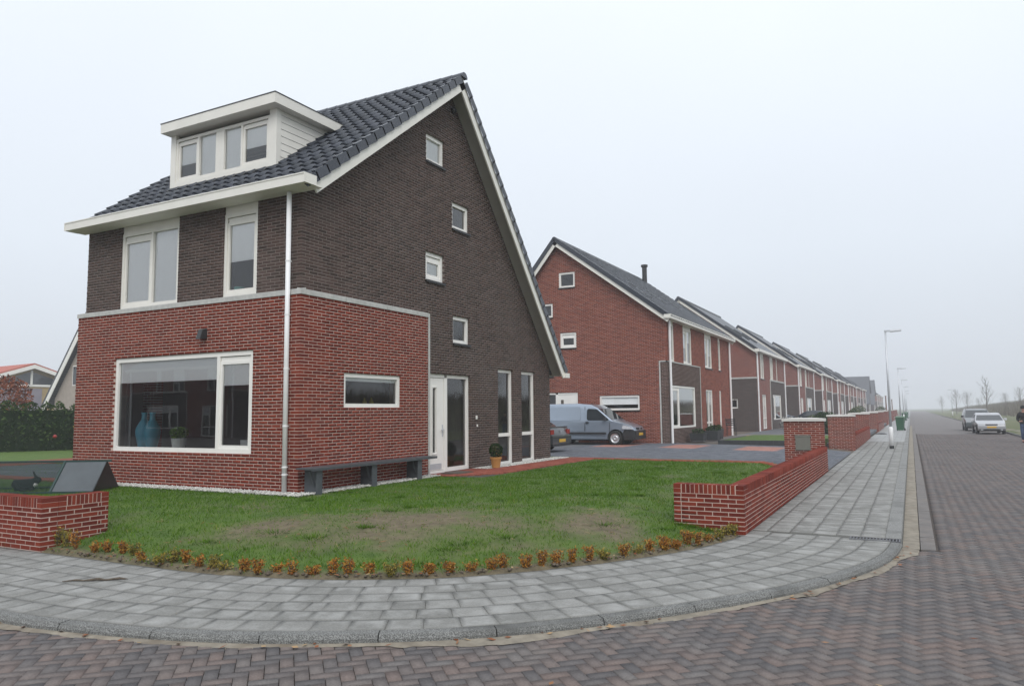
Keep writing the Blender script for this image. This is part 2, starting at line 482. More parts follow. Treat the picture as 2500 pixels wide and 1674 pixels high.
def unit_boxes(mat, n=8):
    """shared unit blocks (open at the back), each with its own rnd value"""
    if mat not in UNIT:
        L_ = []
        for i in range(n):
            me = bpy.data.meshes.new('block_' + mat)
            me.from_pydata([(0, 0, 0), (1, 0, 0), (1, 1, 0), (0, 1, 0), (0, 0, 1), (1, 0, 1), (1, 1, 1), (0, 1, 1)], [],
                           [(4, 5, 6, 7), (0, 1, 5, 4), (1, 2, 6, 5), (2, 3, 7, 6), (3, 0, 4, 7)])
            me.materials.append(MATS[mat])
            a = me.attributes.new('rnd', 'FLOAT', 'FACE'); a.data.foreach_set('value', [.02 + .96 * i / (n - 1)] * 5)
            L_.append(me)
        UNIT[mat] = L_
    return UNIT[mat]
def blocks(items, mat, parent, name, restname, nmax):
    """items: (origin, ex, ey, ez) boxes, outer face at ez. The nmax nearest to the camera become objects, the rest one mesh."""
    items = sorted(items, key=lambda q: (q[0] - CAM).length - (0 if q[1].length > .15 else -.35))
    us = unit_boxes(mat)
    for (o, a, b, c) in items[:nmax]:
        ob = bpy.data.objects.new(name, random.choice(us)); COL.objects.link(ob)
        ob.parent = parent
        ob.matrix_basis = Matrix(((a.x, b.x, c.x, o.x), (a.y, b.y, c.y, o.y), (a.z, b.z, c.z, o.z), (0, 0, 0, 1)))
    rest = items[nmax:]
    if rest:
        o = np.array([q[0] for q in rest]); a = np.array([q[1] for q in rest]); b = np.array([q[2] for q in rest]); c = np.array([q[3] for q in rest])
        V = np.stack([o, o + a, o + a + b, o + b, o + c, o + a + c, o + a + b + c, o + b + c], 1).reshape(-1, 3)
        F = np.array([(4, 5, 6, 7), (0, 1, 5, 4), (1, 2, 6, 5), (2, 3, 7, 6), (3, 0, 4, 7)])
        FF = (np.arange(len(rest))[:, None, None] * 8 + F[None]).reshape(-1, 4)
        fast_mesh(restname, V, FF, mat, np.repeat(.02 + .96 * rng.random(len(rest)), 5), parent)
def fast_mesh(name, V, F, mat, rnd=None, parent=None, stuff=True, smooth=False):
    me = bpy.data.meshes.new(name)
    k = F.shape[1]
    me.vertices.add(len(V)); me.vertices.foreach_set('co', np.asarray(V, np.float32).ravel())
    me.loops.add(F.size); me.loops.foreach_set('vertex_index', np.asarray(F, np.int32).ravel())
    me.polygons.add(len(F)); me.polygons.foreach_set('loop_start', np.arange(0, F.size, k, dtype=np.int32))
    me.materials.append(MATS[mat])
    if rnd is not None:
        a = me.attributes.new('rnd', 'FLOAT', 'FACE'); a.data.foreach_set('value', np.asarray(rnd, np.float32))
    if smooth: me.polygons.foreach_set('use_smooth', np.ones(len(F), bool))
    me.update(calc_edges=True)
    return link(name, me, parent, None, stuff)
def solid_wall(mb, pl, outer, holes, d0, d1, m=0):
    """wall slab with openings: outer loop and rectangular holes in (u, z)"""
    zs = sorted({round(z, 5) for _, z in outer} | {round(z, 5) for h in holes for z in h[2:]})
    n = len(outer)
    for za, zb in zip(zs[:-1], zs[1:]):
        if zb - za < 1e-4: continue
        zm = (za + zb) / 2; ed = []
        for i in range(n):
            (ua, va), (ub, vb) = outer[i], outer[(i + 1) % n]
            if (va > zm) != (vb > zm):
                f = lambda z, ua=ua, va=va, ub=ub, vb=vb: ua + (z - va) * (ub - ua) / (vb - va)
                ed.append((f(zm), f(za), f(zb)))
        ed.sort()
        hs = sorted((h[0], h[1]) for h in holes if h[2] < zm < h[3])
        for (l, r) in zip(ed[0::2], ed[1::2]):
            cuts = [l] + [q for h in hs if l[0] < h[1] and h[0] < r[0] for q in ((h[0],) * 3, (h[1],) * 3)] + [r]
            for a, b in zip(cuts[0::2], cuts[1::2]):
                if b[0] - a[0] < 1e-4: continue
                q = [(a[1], za), (b[1], za), (b[2], zb), (a[2], zb)]
                mb.add([pl(u, z, d0) for u, z in q] + [pl(u, z, d1) for u, z in q], ((0, 1, 2, 3), (7, 6, 5, 4)), 0, m)
    for l in [outer] + [[(a, c), (a, d), (b, d), (b, c)] for (a, b, c, d) in holes]:
        for i in range(len(l)):
            (a, b), (c, d) = l[i], l[(i + 1) % len(l)]
            mb.quad(pl(a, b, d0), pl(c, d, d0), pl(c, d, d1), pl(a, b, d1), 0, m)
def brick_items(pl, z0, rows, span, holes=(), trim=None, bl=.208, bd=.10, ch=.06, jt=.012, phase=0, proud=.0, off=0.0):
    out = []
    for j in range(rows):
        za = z0 + j * ch; zm = za + ch / 2
        s = span(zm)
        if s is None: continue
        a, b = s
        if trim:
            t = trim(j); a += t[0]; b -= t[1]
        iv = [(a, b)]
        for (h0, h1, k0, k1) in holes:
            if k0 < zm < k1:
                nv = []
                for (p, q) in iv:
                    if h0 > p: nv.append((p, min(q, h0)))
                    if h1 < q: nv.append((max(p, h1), q))
                iv = [x for x in nv if x[1] - x[0] > .02]
        st = (((j + phase) % 2) * .5) * (bl + jt) - 60 * (bl + jt) + off
        for (p, q) in iv:
            i = math.floor((p - st) / (bl + jt))
            while st + i * (bl + jt) < q:
                x0, x1 = max(p, st + i * (bl + jt)), min(q, st + i * (bl + jt) + bl)
                i += 1
                if x1 - x0 < .022: continue
                w_ = random.uniform(-.0012, .0012)
                out.append((pl(x0, za + jt / 2 + w_ * .4, -bd), pl.U * (x1 - x0), Vector((0, 0, ch - jt)), pl.N * (bd + proud + w_)))
    return out
# ------------------------------------------------------------------ windows
def window(pl, u0, u1, z0, z1, parent, divs=None, rec=.045, fw=.07, dep=.08, mat='white_paint', sill=None, name='window', label=None, panel=None):
    """divs: list of dicts a,b (fractions of the opening), kind fixed|sash|door, blind (share covered from the top), tr (list of transom heights)"""
    divs = divs or [dict(a=0, b=1)]
    mb = MB(); d1, d0 = -rec, -rec - dep
    mb.pbox(pl, u0, u1, z0, z0 + fw, d0, d1); mb.pbox(pl, u0, u1, z1 - fw, z1, d0, d1)
    mb.pbox(pl, u0, u0 + fw, z0 + fw, z1 - fw, d0, d1); mb.pbox(pl, u1 - fw, u1, z0 + fw, z1 - fw, d0, d1)
    W = u1 - u0
    for q in divs[1:]:
        x = u0 + q['a'] * W
        mb.pbox(pl, x - fw * .45, x + fw * .45, z0 + fw, z1 - fw, d0, d1 - .001)
    win = mb.build(name, mat, parent)
    if label: win['label'] = label
    for i, q in enumerate(divs):
        a = u0 + q['a'] * W + (fw if i == 0 else fw * .45); b = u0 + q['b'] * W - (fw if i == len(divs) - 1 else fw * .45)
        c, d = z0 + fw, z1 - fw
        k = q.get('kind', 'fixed')
        if k == 'sash':
            s = .055; m2 = MB(); e1, e0 = d1 - .018, d0 + .006
            vh = q.get('vent', .10)
            m2.pbox(pl, a, b, c, c + s * 1.15, e0, e1); m2.pbox(pl, a, b, d - s - vh, d - vh, e0, e1)
            m2.pbox(pl, a, a + s, c + s * 1.15, d - s - vh, e0, e1); m2.pbox(pl, b - s, b, c + s * 1.15, d - s - vh, e0, e1)
            if vh: m2.pbox(pl, a + .01, b - .01, d - vh, d - .012, e0, e1 - .012)
            m2.build('sash', mat, win)
            a, b, c, d = a + s, b - s, c + s * 1.15, d - s - vh
        for tz in q.get('tr', ()):
            m3 = MB(); m3.pbox(pl, a, b, tz - .045, tz + .045, d0 + .002, d1 - .006); m3.build('transom', mat, win)
        m4 = MB(); m4.quad(pl(a, c, d0 + .03), pl(b, c, d0 + .03), pl(b, d, d0 + .03), pl(a, d, d0 + .03))
        m4.build('pane', 'window_glass', win)
        if q.get('blind'):
            hgt = (d - c) * q['blind']; m5 = MB()
            m5.pbox(pl, a + .004, b - .004, d - hgt, d - .004, d0 + .006, d0 + .012)
            m5.pbox(pl, a + .004, b - .004, max(c + .002, d - hgt - .02), max(c + .004, d - hgt), d0 + .003, d0 + .015)
            m5.build('blind', 'blind_cloth', win)
    if sill:
        m6 = MB(); m6.pbox(pl, u0 - .02, u1 + .02, z0 - .055, z0 - .004, -.12, .045); m6.build('sill', 'sill_dark', win)
    if panel:
        m7 = MB(); m7.pbox(pl, u0, u1, z1 + .003, panel, d0, d1 - .012); m7.build('panel', mat, win)
    return win
# ------------------------------------------------------------------ roof tiles
TW, TL = .30, .345
def tile_mesh_data():
    xs = [0, .04, .085, .125, .16, .21, .26, .297]; zs = [.052, .060, .048, .022, .010, .008, .022, .047]
    v = [(x, 0, z + .038) for x, z in zip(xs, zs)] + [(x, .40, z) for x, z in zip(xs, zs)] + [(x, .006, z + .004) for x, z in zip(xs, zs)]
    n = 8
    f = [(i, i + 1, n + i + 1, n + i) for i in range(n - 1)] + [(2 * n + i, 2 * n + i + 1, i + 1, i) for i in range(n - 1)]
    return v, f
TILES = []
def tile_meshes():
    if not TILES:
        v, f = tile_mesh_data()
        for i in range(8):
            me = bpy.data.meshes.new('pantile'); me.from_pydata(v, [], f); me.materials.append(MATS['roof_tile_mat'])
            a = me.attributes.new('rnd', 'FLOAT', 'FACE'); a.data.foreach_set('value', [.02 + .96 * i / 7] * len(f))
            me.polygons.foreach_set('use_smooth', [True] * 7 + [False] * 7)
            TILES.append(me)
    return TILES
def tile_roof(parent, O, A, Vd, Nn, ncol, nrow, skip, nmax, name='roof_tile', rest='roof_tiling'):
    """O eave start, A along the eave, Vd up the slope, Nn off the roof"""
    M0 = []
    for i in range(ncol):
        for j in range(nrow):
            if skip and skip((i + .5) * TW, (j + .5) * TL): continue
            M0.append(O + A * (i * TW) + Vd * (j * TL) + Nn * random.uniform(-.003, .003))
    M0.sort(key=lambda p: (p - CAM).length)
    ts = tile_meshes()
    for p in M0[:nmax]:
        ob = bpy.data.objects.new(name, random.choice(ts)); COL.objects.link(ob); ob.parent = parent
        ob.matrix_basis = Matrix(((A.x, Vd.x, Nn.x, p.x), (A.y, Vd.y, Nn.y, p.y), (A.z, Vd.z, Nn.z, p.z), (0, 0, 0, 1)))
    R_ = M0[nmax:]
    if R_:
        v, f = tile_mesh_data(); v = np.array(v); f = np.array(f)
        B = v[:, :1] * np.array(A)[None] + v[:, 1:2] * np.array(Vd)[None] + v[:, 2:] * np.array(Nn)[None]
        V = (np.array(R_)[:, None] + B[None]).reshape(-1, 3)
        F = (np.arange(len(R_))[:, None, None] * len(v) + f[None]).reshape(-1, 4)
        fast_mesh(rest, V, F, 'roof_tile_mat', np.repeat(rng.random(len(R_)) * .96 + .02, len(f)), parent)
def leaf_cloud(n, size, fn, flat=.3):
    """n leaf-sized quads at points fn() -> (x, y, z)"""
    P = np.array([fn() for _ in range(n)])
    d = rng.normal(size=(n, 3)); d /= np.linalg.norm(d, axis=1)[:, None]
    e_ = np.cross(d, rng.normal(size=(n, 3))); e_ /= np.linalg.norm(e_, axis=1)[:, None]
    sz = size * rng.uniform(.6, 1.4, (n, 1))
    d = d * sz; e_ = e_ * sz * .5
    V = np.stack([P - d, P + e_, P + d, P - e_], 1).reshape(-1, 3)
    return V, np.arange(4 * n).reshape(-1, 4)
# ------------------------------------------------------------------ corner house
H1 = thing('corner_house', 'large dark and red brick corner house with steep tiled roof and white dormer', 'house')
FR = Plane((0, 0, 0), (1, 0, 0), (0, -1, 0))
GB = Plane((0, 0, 0), (0, 1, 0), (1, 0, 0))
FRD, GBD = FR.shift(-.10), GB.shift(-.10)
X0 = -6.60                                            # left end of the front wall
RY, RZ = 5.05, 9.55                                   # ridge of the roof deck
EY, EZ = -.25, 5.45                                   # front eave
BY, BZ = 10.95, 2.56                                  # rear eave
SF = (RZ - EZ) / (RY - EY); SB = (RZ - BZ) / (BY - RY)
big = (-5.25, -1.17, .66, 2.58)
kit = (1.18, 2.98, 1.50, 2.16)
BANDZ = 3.54
# ground floor, red
mb = MB()
solid_wall(mb, FR, [(X0 + .006, -.2), (-.006, -.2), (-.006, BANDZ), (X0 + .006, BANDZ)], [tuple(a + b for a, b in zip(big, (-.004, .004, -.004, .004)))], -.002, -.30)
solid_wall(mb, GB, [(.31, -.2), (4.0, -.2), (4.0, BANDZ), (.31, BANDZ)], [tuple(a + b for a, b in zip(kit, (-.004, .004, -.004, .004)))], -.002, -.30)
mb.pbox(GB, .006, .31, -.2, BANDZ, -.30, -.002)
mb.box(X0 + .006, X0 + .2, .3, 10.6, -.2, BANDZ)
redw = mb.build('ground_floor_wall', 'red_mortar', H1)
it = brick_items(FR, -.18, 62, lambda z: (X0, 0), [big], lambda j: (0, 0) if j % 2 == 0 else (0, .11), phase=0, off=.012)
it += brick_items(GB, -.18, 62, lambda z: (0, 4.0), [kit], lambda j: (.11, 0) if j % 2 == 0 else (0, 0), phase=1)
blocks(it, 'red_brick', redw, 'brick', 'brickwork', 300)
# upper floors, dark
upL, upR = (-5.32, -3.47, 3.66, 5.46), (-2.15, -1.23, 3.66, 5.46)
gw = [(4.07, 4.83, 7.26, 7.92), (5.18, 5.96, 5.88, 6.54), (4.05, 4.81, 4.44, 5.10), (5.20, 5.96, 3.06, 3.72)]
door_o, tl1, tl2 = (4.10, 5.99, -.06, 2.28), (7.41, 8.26, -.06, 2.52), (8.76, 9.62, -.06, 2.52)
def ex(h, q=.004): return (h[0] - q, h[1] + q, h[2] - q, h[3] + q)
mb = MB()
ztop = 5.46
solid_wall(mb, FRD, [(X0 + .1, BANDZ - .1), (upL[0] - .004, BANDZ - .1), (upL[0] - .004, ztop), (X0 + .1, ztop)], [], -.002, -.28)
solid_wall(mb, FRD, [(upL[1] + .004, BANDZ - .1), (upR[0] - .004, BANDZ - .1), (upR[0] - .004, ztop), (upL[1] + .004, ztop)], [], -.002, -.28)
solid_wall(mb, FRD, [(upR[1] + .004, BANDZ - .1), (-.106, BANDZ - .1), (-.106, ztop), (upR[1] + .004, ztop)], [], -.002, -.28)
def ftop(y): return EZ + (y - EY) * SF - .16
def btop(y): return RZ - (y - RY) * SB - .19
yr = 10.62
gout = [(.39, BANDZ - .1), (4.05, BANDZ - .1), (4.05, -.2), (yr, -.2), (yr, btop(yr)), (RY, min(ftop(RY), btop(RY))), (.39, ftop(.39))]
solid_wall(mb, GBD, gout, [ex(h) for h in gw] + [(door_o[0], door_o[1] + .004, -.15, door_o[3] + .004)] + [(h[0] - .004, h[1] + .004, -.15, h[3] + .004) for h in (tl1, tl2)], -.002, -.28)
mb.pbox(GBD, .106, .39, BANDZ - .1, ftop(.15), -.28, -.002)
mb.box(X0 + .1, X0 + .3, .3, yr, BANDZ, 5.4)
solid_wall(mb, Plane((X0 + .12, 0, 0), (0, 1, 0), (-1, 0, 0)), [(.3, 5.3), (yr, 2.4), (yr, btop(yr)), (RY, ftop(RY)), (.3, ftop(.3))], [], 0, -.2)
mb.box(X0 + .1, -.4, yr - .3, yr, -.2, 2.6)
darkw = mb.build('upper_wall', 'dark_mortar', H1)
it = brick_items(FRD, BANDZ + .06, 31, lambda z: (X0 + .1, -.1), [upL, upR], lambda j: (0, 0) if j % 2 else (0, .11), off=.022)
# gable bricks: u measured along the recessed plane
def gspan(z):
    a = .1 if z < ftop(.1) else EY + (z + .16 - EZ) / SF
    b = yr if z < btop(yr) else RY + (RZ - .19 - z) / SB
    if z < BANDZ + .06: a = 4.06
    return (a, b) if b - a > .06 else None
it2 = brick_items(GBD, -.18, 160, gspan, gw + [door_o, tl1, tl2], lambda j: ((.11, 0) if j % 2 == 0 else (0, 0)) if j >= 62 else (0, 0), phase=1, off=.10)
blocks(it + it2, 'dark_brick', darkw, 'brick', 'brickwork', 300)
# concrete band: a sloped cap over the red box and a strip down its far edge
mb = MB()
def band(pl, u0, u1):
    a, b, c, d = (pl(u, BANDZ, .018) for u in (u0, u1, u1, u0)), 0, 0, 0
    for (p, q) in ((u0, u1),):
        mb.add([pl(p, BANDZ, .018), pl(q, BANDZ, .018), pl(q, BANDZ + .085, .018), pl(p, BANDZ + .085, .018),
                pl(p, BANDZ, -.112), pl(q, BANDZ, -.112), pl(q, BANDZ + .125, -.112), pl(p, BANDZ + .125, -.112)],
               ((0, 1, 2, 3), (3, 2, 6, 7), (0, 4, 5, 1), (1, 5, 6, 2), (4, 0, 3, 7)))
x = X0
seg = [X0 - .02, -5.55, -4.3, -3.1, -1.9, -.7, .018]
for a, b in zip(seg[:-1], seg[1:]): band(FR, a, b - .004)
seg = [-.012, 1.2, 2.5, 3.62, 4.06]
for a, b in zip(seg[:-1], seg[1:]): band(GB, a + (.01 if a > 0 else .03), b - .004)
mb.pbox(GB, 4.004, 4.06, -.15, BANDZ - .003, -.11, .018)
mb.build('concrete_band', 'concrete_band_mat', H1)
# ---- windows
inner = [dict(a=0, b=.766, blind=.235), dict(a=.766, b=1, kind='sash', blind=.25)]
window(FR, *big, H1, inner, rec=.03, fw=.085, label='wide living room window with a side sash')
window(GB, *kit, H1, [dict(a=0, b=1, blind=.10)], rec=.03, fw=.075)
window(FRD, *upL[:3], 5.30, H1, [dict(a=0, b=.53, kind='sash', blind=1.0), dict(a=.53, b=1, blind=1.0)], rec=.02, mat='cream_paint', panel=5.50)
window(FRD, *upR[:3], 5.30, H1, [dict(a=0, b=1, kind='sash', blind=.55)], rec=.02, mat='cream_paint', panel=5.50)
for i, g in enumerate(gw):
    window(GBD, *g, H1, [dict(a=0, b=1, kind='sash' if i == 2 else 'fixed', blind=(1.0, .0, 1.0, .0)[i], vent=.09)], rec=.05, fw=.085, sill=True)
for g in (tl1, tl2):
    window(GBD, g[0], g[1], -.02, g[3], H1, [dict(a=0, b=1, tr=[.77])], rec=.06, fw=.075, name='tall_window')
# ---- front door with side light
mb = MB(); d0, d1 = -.14, -.06
u0, u1, z0, z1 = door_o[0], door_o[1], 0.0, door_o[3]
for q in ((u0, u0 + .07, z0, z1), (u1 - .08, u1, z0, z1), (4.91, 5.03, z0, z1 - .08)): mb.pbox(GBD, *q, d0, d1)
for q in ((u0 + .07, 4.91, z1 - .08, z1), (5.03, u1 - .08, z1 - .08, z1), (u0 + .07, 4.91, z0 - .03, z0 + .05), (5.03, u1 - .08, z0, z0 + .09)): mb.pbox(GBD, *q, d0, d1 - .001)
door = mb.build('front_door', 'white_paint', H1)
m2 = MB()
a, b, c, d = u0 + .08, 4.90, .06, z1 - .09
m2.pbox(GBD, a, 4.43, c, d, d0, d1 - .02); m2.pbox(GBD, 4.58, b, c, d, d0, d1 - .02)
m2.pbox(GBD, 4.43, 4.58, c, .46, d0, d1 - .02); m2.pbox(GBD, 4.43, 4.58, 1.95, d, d0, d1 - .02)
for q in ((4.40, 4.425, .42, 1.99), (4.585, 4.61, .42, 1.99), (4.425, 4.585, .42, .445), (4.425, 4.585, 1.965, 1.99)): m2.pbox(GBD, *q, d1 - .03, d1 - .004)
m2.build('leaf', 'white_paint', door)
m3 = MB(); m3.quad(GBD(4.43, .46, d0 + .03), GBD(4.58, .46, d0 + .03), GBD(4.58, 1.95, d0 + .03), GBD(4.43, 1.95, d0 + .03)); m3.build('pane', 'window_glass', door)
m3 = MB(); m3.quad(GBD(5.03, .09, d0 + .03), GBD(u1 - .08, .09, d0 + .03), GBD(u1 - .08, z1 - .08, d0 + .03), GBD(5.03, z1 - .08, d0 + .03)); m3.build('pane', 'window_glass', door)
m3 = MB(); m3.pbox(GBD, a + .03, 4.80, .08, .21, d1 - .019, d1 - .012); m3.build('kick_plate', 'galvanised', door)
m3 = MB(); m3.pbox(GBD, 4.83, 4.865, .82, 1.10, d1 - .02, d1 - .008); m3.bar(GBD(4.85, .98, d1 + .03), GBD(4.74, .98, d1 + .03), .022); m3.bar(GBD(4.85, .98, d1 - .02), GBD(4.85, .98, d1 + .035), .02); m3.build('handle', 'galvanised', door)
# bell and small plate beside the door
m3 = MB(); m3.pbox(GBD, 6.24, 6.30, 1.21, 1.30, 0, .02); m3.build('doorbell', 'white_paint', H1)
m3 = MB(); m3.pbox(GBD, 6.285, 6.33, 1.02, 1.08, 0, .015); m3.build('doorbell_button', 'white_paint', H1)
# ---- roof
deck = MB()
for (ya, za, yb, zb) in ((EY + .2, EZ + .2 * SF, RY, RZ), (BY, BZ, RY, RZ)):
    n_ = Vector((0, -(zb - za), yb - ya)).normalized() * .09
    if n_.z < 0: n_ = -n_
    xa, xb = X0 - .02, .26
    p = [Vector((xa, ya, za)), Vector((xb, ya, za)), Vector((xb, yb, zb)), Vector((xa, yb, zb))]
    deck.add(p + [q - n_ for q in p], MB.BF)
roof = deck.build('roof', 'roof_far', H1)
thF = math.atan(SF); thB = math.atan(SB)
vF = Vector((0, math.cos(thF), math.sin(thF))); nF = Vector((0, -math.sin(thF), math.cos(thF)))
DX0, DX1, DY = -5.02, -1.72, 1.0
def skipF(a, s):
    x_ = X0 + .0 + a; y_ = EY + s * math.cos(thF)
    return DX0 + .05 < x_ < DX1 - .05 and y_ > DY + .1 and EZ + (y_ - EY) * SF < 7.72
tile_roof(roof, Vector((X0 + .02, EY, EZ)) + nF * .01, Vector((1, 0, 0)), vF, nF, 23, 19, skipF, 300)
# verge tiles on both slopes of the gable end, and the ridge
def verge_tiles(parent, e0, vd, nn, n_, x0_, x1_):
    me = None
    for j in range(n_):
        p = e0 + vd * (j * TL)
        m_ = MB(); A = Vector((1, 0, 0))
        def q(a, s, h): return p + A * a + vd * s + nn * h
        pts = [q(x0_, -.01, .105), q(x1_, -.01, .105), q(x1_, TL + .03, .072), q(x0_, TL + .03, .072),
               q(x0_, -.01, .03), q(x1_, -.01, -.075), q(x1_, TL + .03, -.105), q(x0_, TL + .03, .03)]
        m_.add(pts, ((0, 1, 2, 3), (1, 5, 6, 2), (0, 4, 5, 1), (3, 2, 6, 7)), .1 + .8 * random.random())
        m_.build('verge_tile', 'roof_tile_mat', parent)
verge_tiles(roof, Vector((0, EY, EZ)) + nF * .01, vF, nF, 19, .26, .338)
vB = Vector((0, -math.cos(thB), math.sin(thB))); nB = Vector((0, math.sin(thB), math.cos(thB)))
verge_tiles(roof, Vector((0, BY, BZ)) + nB * .01, vB, nB, 26, .26, .338)
for i in range(21):
    m_ = MB(); xx = .36 - i * .335
    prof = [(math.cos(a) * .125, math.sin(a) * .125) for a in [math.pi * k / 8 for k in range(9)]]
    rr = .1 + .8 * random.random()
    for k in range(8):
        (c0, s0), (c1, s1) = prof[k], prof[k + 1]
        m_.quad((xx, RY + c0 * 1.06, RZ - .01 + s0 * 1.06), (xx - .36, RY + c0, RZ - .01 + s0), (xx - .36, RY + c1, RZ - .01 + s1), (xx, RY + c1 * 1.06, RZ - .01 + s1 * 1.06), rr)
    m_.add([(xx, RY + c * 1.06, RZ - .01 + s * 1.06) for c, s in prof], (tuple(range(9)),), rr)
    m_.build('ridge_tile', 'roof_tile_mat', roof, smooth=False)
# barge boards and soffit
for (e0, vd, nn, ln, s0) in ((Vector((0, EY, EZ)), vF, nF, 6.70, .20), (Vector((0, BY, BZ)), vB, nB, 9.14, -.02)):
    def q(a, s, h): return e0 + Vector((a, 0, 0)) + vd * s + nn * h
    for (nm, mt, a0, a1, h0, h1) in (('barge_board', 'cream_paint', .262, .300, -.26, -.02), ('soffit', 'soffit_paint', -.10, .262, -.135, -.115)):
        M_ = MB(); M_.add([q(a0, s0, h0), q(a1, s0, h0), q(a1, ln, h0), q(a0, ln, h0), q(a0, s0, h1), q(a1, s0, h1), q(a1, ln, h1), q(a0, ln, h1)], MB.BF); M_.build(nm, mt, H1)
# box gutter in front and its soffit
mb = MB()
gx0, gx1 = X0 - .05, .385
for (y0, y1, zz0, zz1) in ((-.36, -.33, 5.445, 5.60), (-.329, .10, 5.447, 5.47), (-.372, -.32, 5.60, 5.622)): mb.box(gx0, gx1, y0, y1, zz0, zz1)
mb.box(gx0 - .012, gx0, -.372, -.06, 5.445, 5.622); mb.box(gx1, gx1 + .012, -.372, -.06, 5.445, 5.622)
mb.build('gutter', 'cream_paint', H1)
mb = MB(); mb.box(X0 - .04, .2, BY - .02, BY + .12, BZ - .10, BZ + .02); mb.box(.262, .37, BY - .16, BY + .14, BZ - .16, BZ - .02); mb.build('rear_gutter', 'cream_paint', H1)
# down pipe with brackets
mb = MB(); mb.tube([(-.25, -.075, -.05), (-.25, -.075, 5.42)], .045, 12); pipe = mb.build('downpipe', 'pipe_plastic', H1, smooth=True)
for zb in (4.15, 3.17, 2.19, 1.17, .45, .32):
    m_ = MB(); m_.tube([(-.25, -.075, zb - .012), (-.25, -.075, zb + .012)], .051, 12); m_.box(-.262, -.238, -.03, .0, zb - .01, zb + .01); m_.build('bracket', 'pipe_plastic', pipe)
# gable vent and wall lamp
m_ = MB(); m_.lathe([(.0, .09), (.05, .085), (.085, .05), (.09, 0), (.0, 0)], 12, GBD(5.22, 8.86, 0), ax=(Vector((0, 1, 0)), Vector((0, 0, 1)), Vector((1, 0, 0)))); m_.build('gable_vent', 'sill_dark', H1, smooth=True)
m_ = MB()
xa, xb = -2.57, -2.43
m_.add([(xa, 0, 2.86), (xb, 0, 2.86), (xb, 0, 3.06), (xa, 0, 3.06), (xa + .01, -.16, 2.84), (xb - .01, -.16, 2.84), (xb - .01, -.10, 3.03), (xa + .01, -.10, 3.03)],
       ((0, 1, 5, 4), (4, 5, 6, 7), (7, 6, 2, 3), (0, 4, 7, 3), (1, 2, 6, 5)))
m_.build('wall_lamp', 'dark_frame', H1)
# ---- dormer
dm = MB(); FD = Plane((0, DY, 0), (1, 0, 0), (0, -1, 0))
def deckz(y): return EZ + (y - EY) * SF
for (a, b) in ((DX0, DX0 + .17), (DX1 - .20, DX1)): dm.pbox(FD, a, b, 6.36, 7.74, -.10, 0)
dm.pbox(FD, DX0 + .17, DX1 - .20, 6.36, 6.60, -.10, -.002)
dormer = dm.build('dormer', 'cream_paint', H1)
dw = (DX0 + .17, DX1 - .20, 6.60, 7.62)
window(FD, *dw, dormer, [dict(a=0, b=.25, kind='sash', blind=.58, vent=.05), dict(a=.25, b=.44, blind=1, ), dict(a=.52, b=.715, kind='fixed', blind=1), dict(a=.715, b=1, kind='sash', blind=.56, vent=.05)], rec=.015, fw=.06, mat='cream_paint')
m_ = MB(); m_.pbox(FD, dw[0] + (dw[1] - dw[0]) * .44, dw[0] + (dw[1] - dw[0]) * .52, 6.66, 7.56, -.09, -.02); m_.build('post_panel', 'cream_paint', dormer)
# cheek boards (each a plank)
yb_ = 3.05
for k in range(9):
    z0_, z1_ = 6.42 + k * .15, 6.42 + k * .15 + .143
    if z0_ > 7.72: break
    ye = min(yb_, EY + (z1_ + .04 - EZ) / SF); ys = DY + .12
    yl = min(yb_, EY + (z0_ + .02 - EZ) / SF)
    if ye - ys < .05: continue
    m_ = MB()
    m_.add([(DX1 - .03, ys, z0_), (DX1 - .008, ys, z0_), (DX1 - .008, max(yl, ys + .02), z0_), (DX1 - .03, max(yl, ys + .02), z0_),
            (DX1 - .03, ys, z1_), (DX1 - .016, ys, z1_), (DX1 - .016, ye, z1_), (DX1 - .03, ye, z1_)], MB.BF)
    m_.build('cheek_board', 'cream_paint', dormer)
m_ = MB(); m_.box(DX1 - .12, DX1 + .002, DY - .003, DY + .12, 6.36, 7.74); m_.build('corner_post', 'cream_paint', dormer)
m_ = MB(); solid_wall(m_, Plane((DX1 - .05, 0, 0), (0, 1, 0), (1, 0, 0)), [(DY + .05, 6.45), (2.75, 7.74), (DY + .05, 7.74)], [], 0, -.03)
solid_wall(m_, Plane((DX0 + .02, 0, 0), (0, 1, 0), (1, 0, 0)), [(DY + .05, 6.45), (2.75, 7.74), (DY + .05, 7.74)], [], 0, -.03); m_.build('cheek', 'cream_paint', dormer)
m_ = MB(); m_.box(DX0 - .04, DX1 + .20, .75, 2.95, 7.72, 7.93); m_.build('dormer_roof', 'cream_paint', dormer)
m_ = MB(); m_.box(DX0 - .05, DX1 + .21, .74, 2.96, 7.93, 7.95); m_.build('roof_trim', 'dark_frame', dormer)
m_ = MB(); m_.add([(DX0 - .02, DY - .14, 6.40), (DX1 + .04, DY - .14, 6.40), (DX1 + .04, DY + .0, 6.51), (DX0 - .02, DY + .0, 6.51), (DX0 - .02, DY - .14, 6.38), (DX1 + .04, DY - .14, 6.38), (DX1 + .04, DY, 6.40), (DX0 - .02, DY, 6.40)], MB.BF); m_.build('lead_flashing', 'sill_dark', dormer)
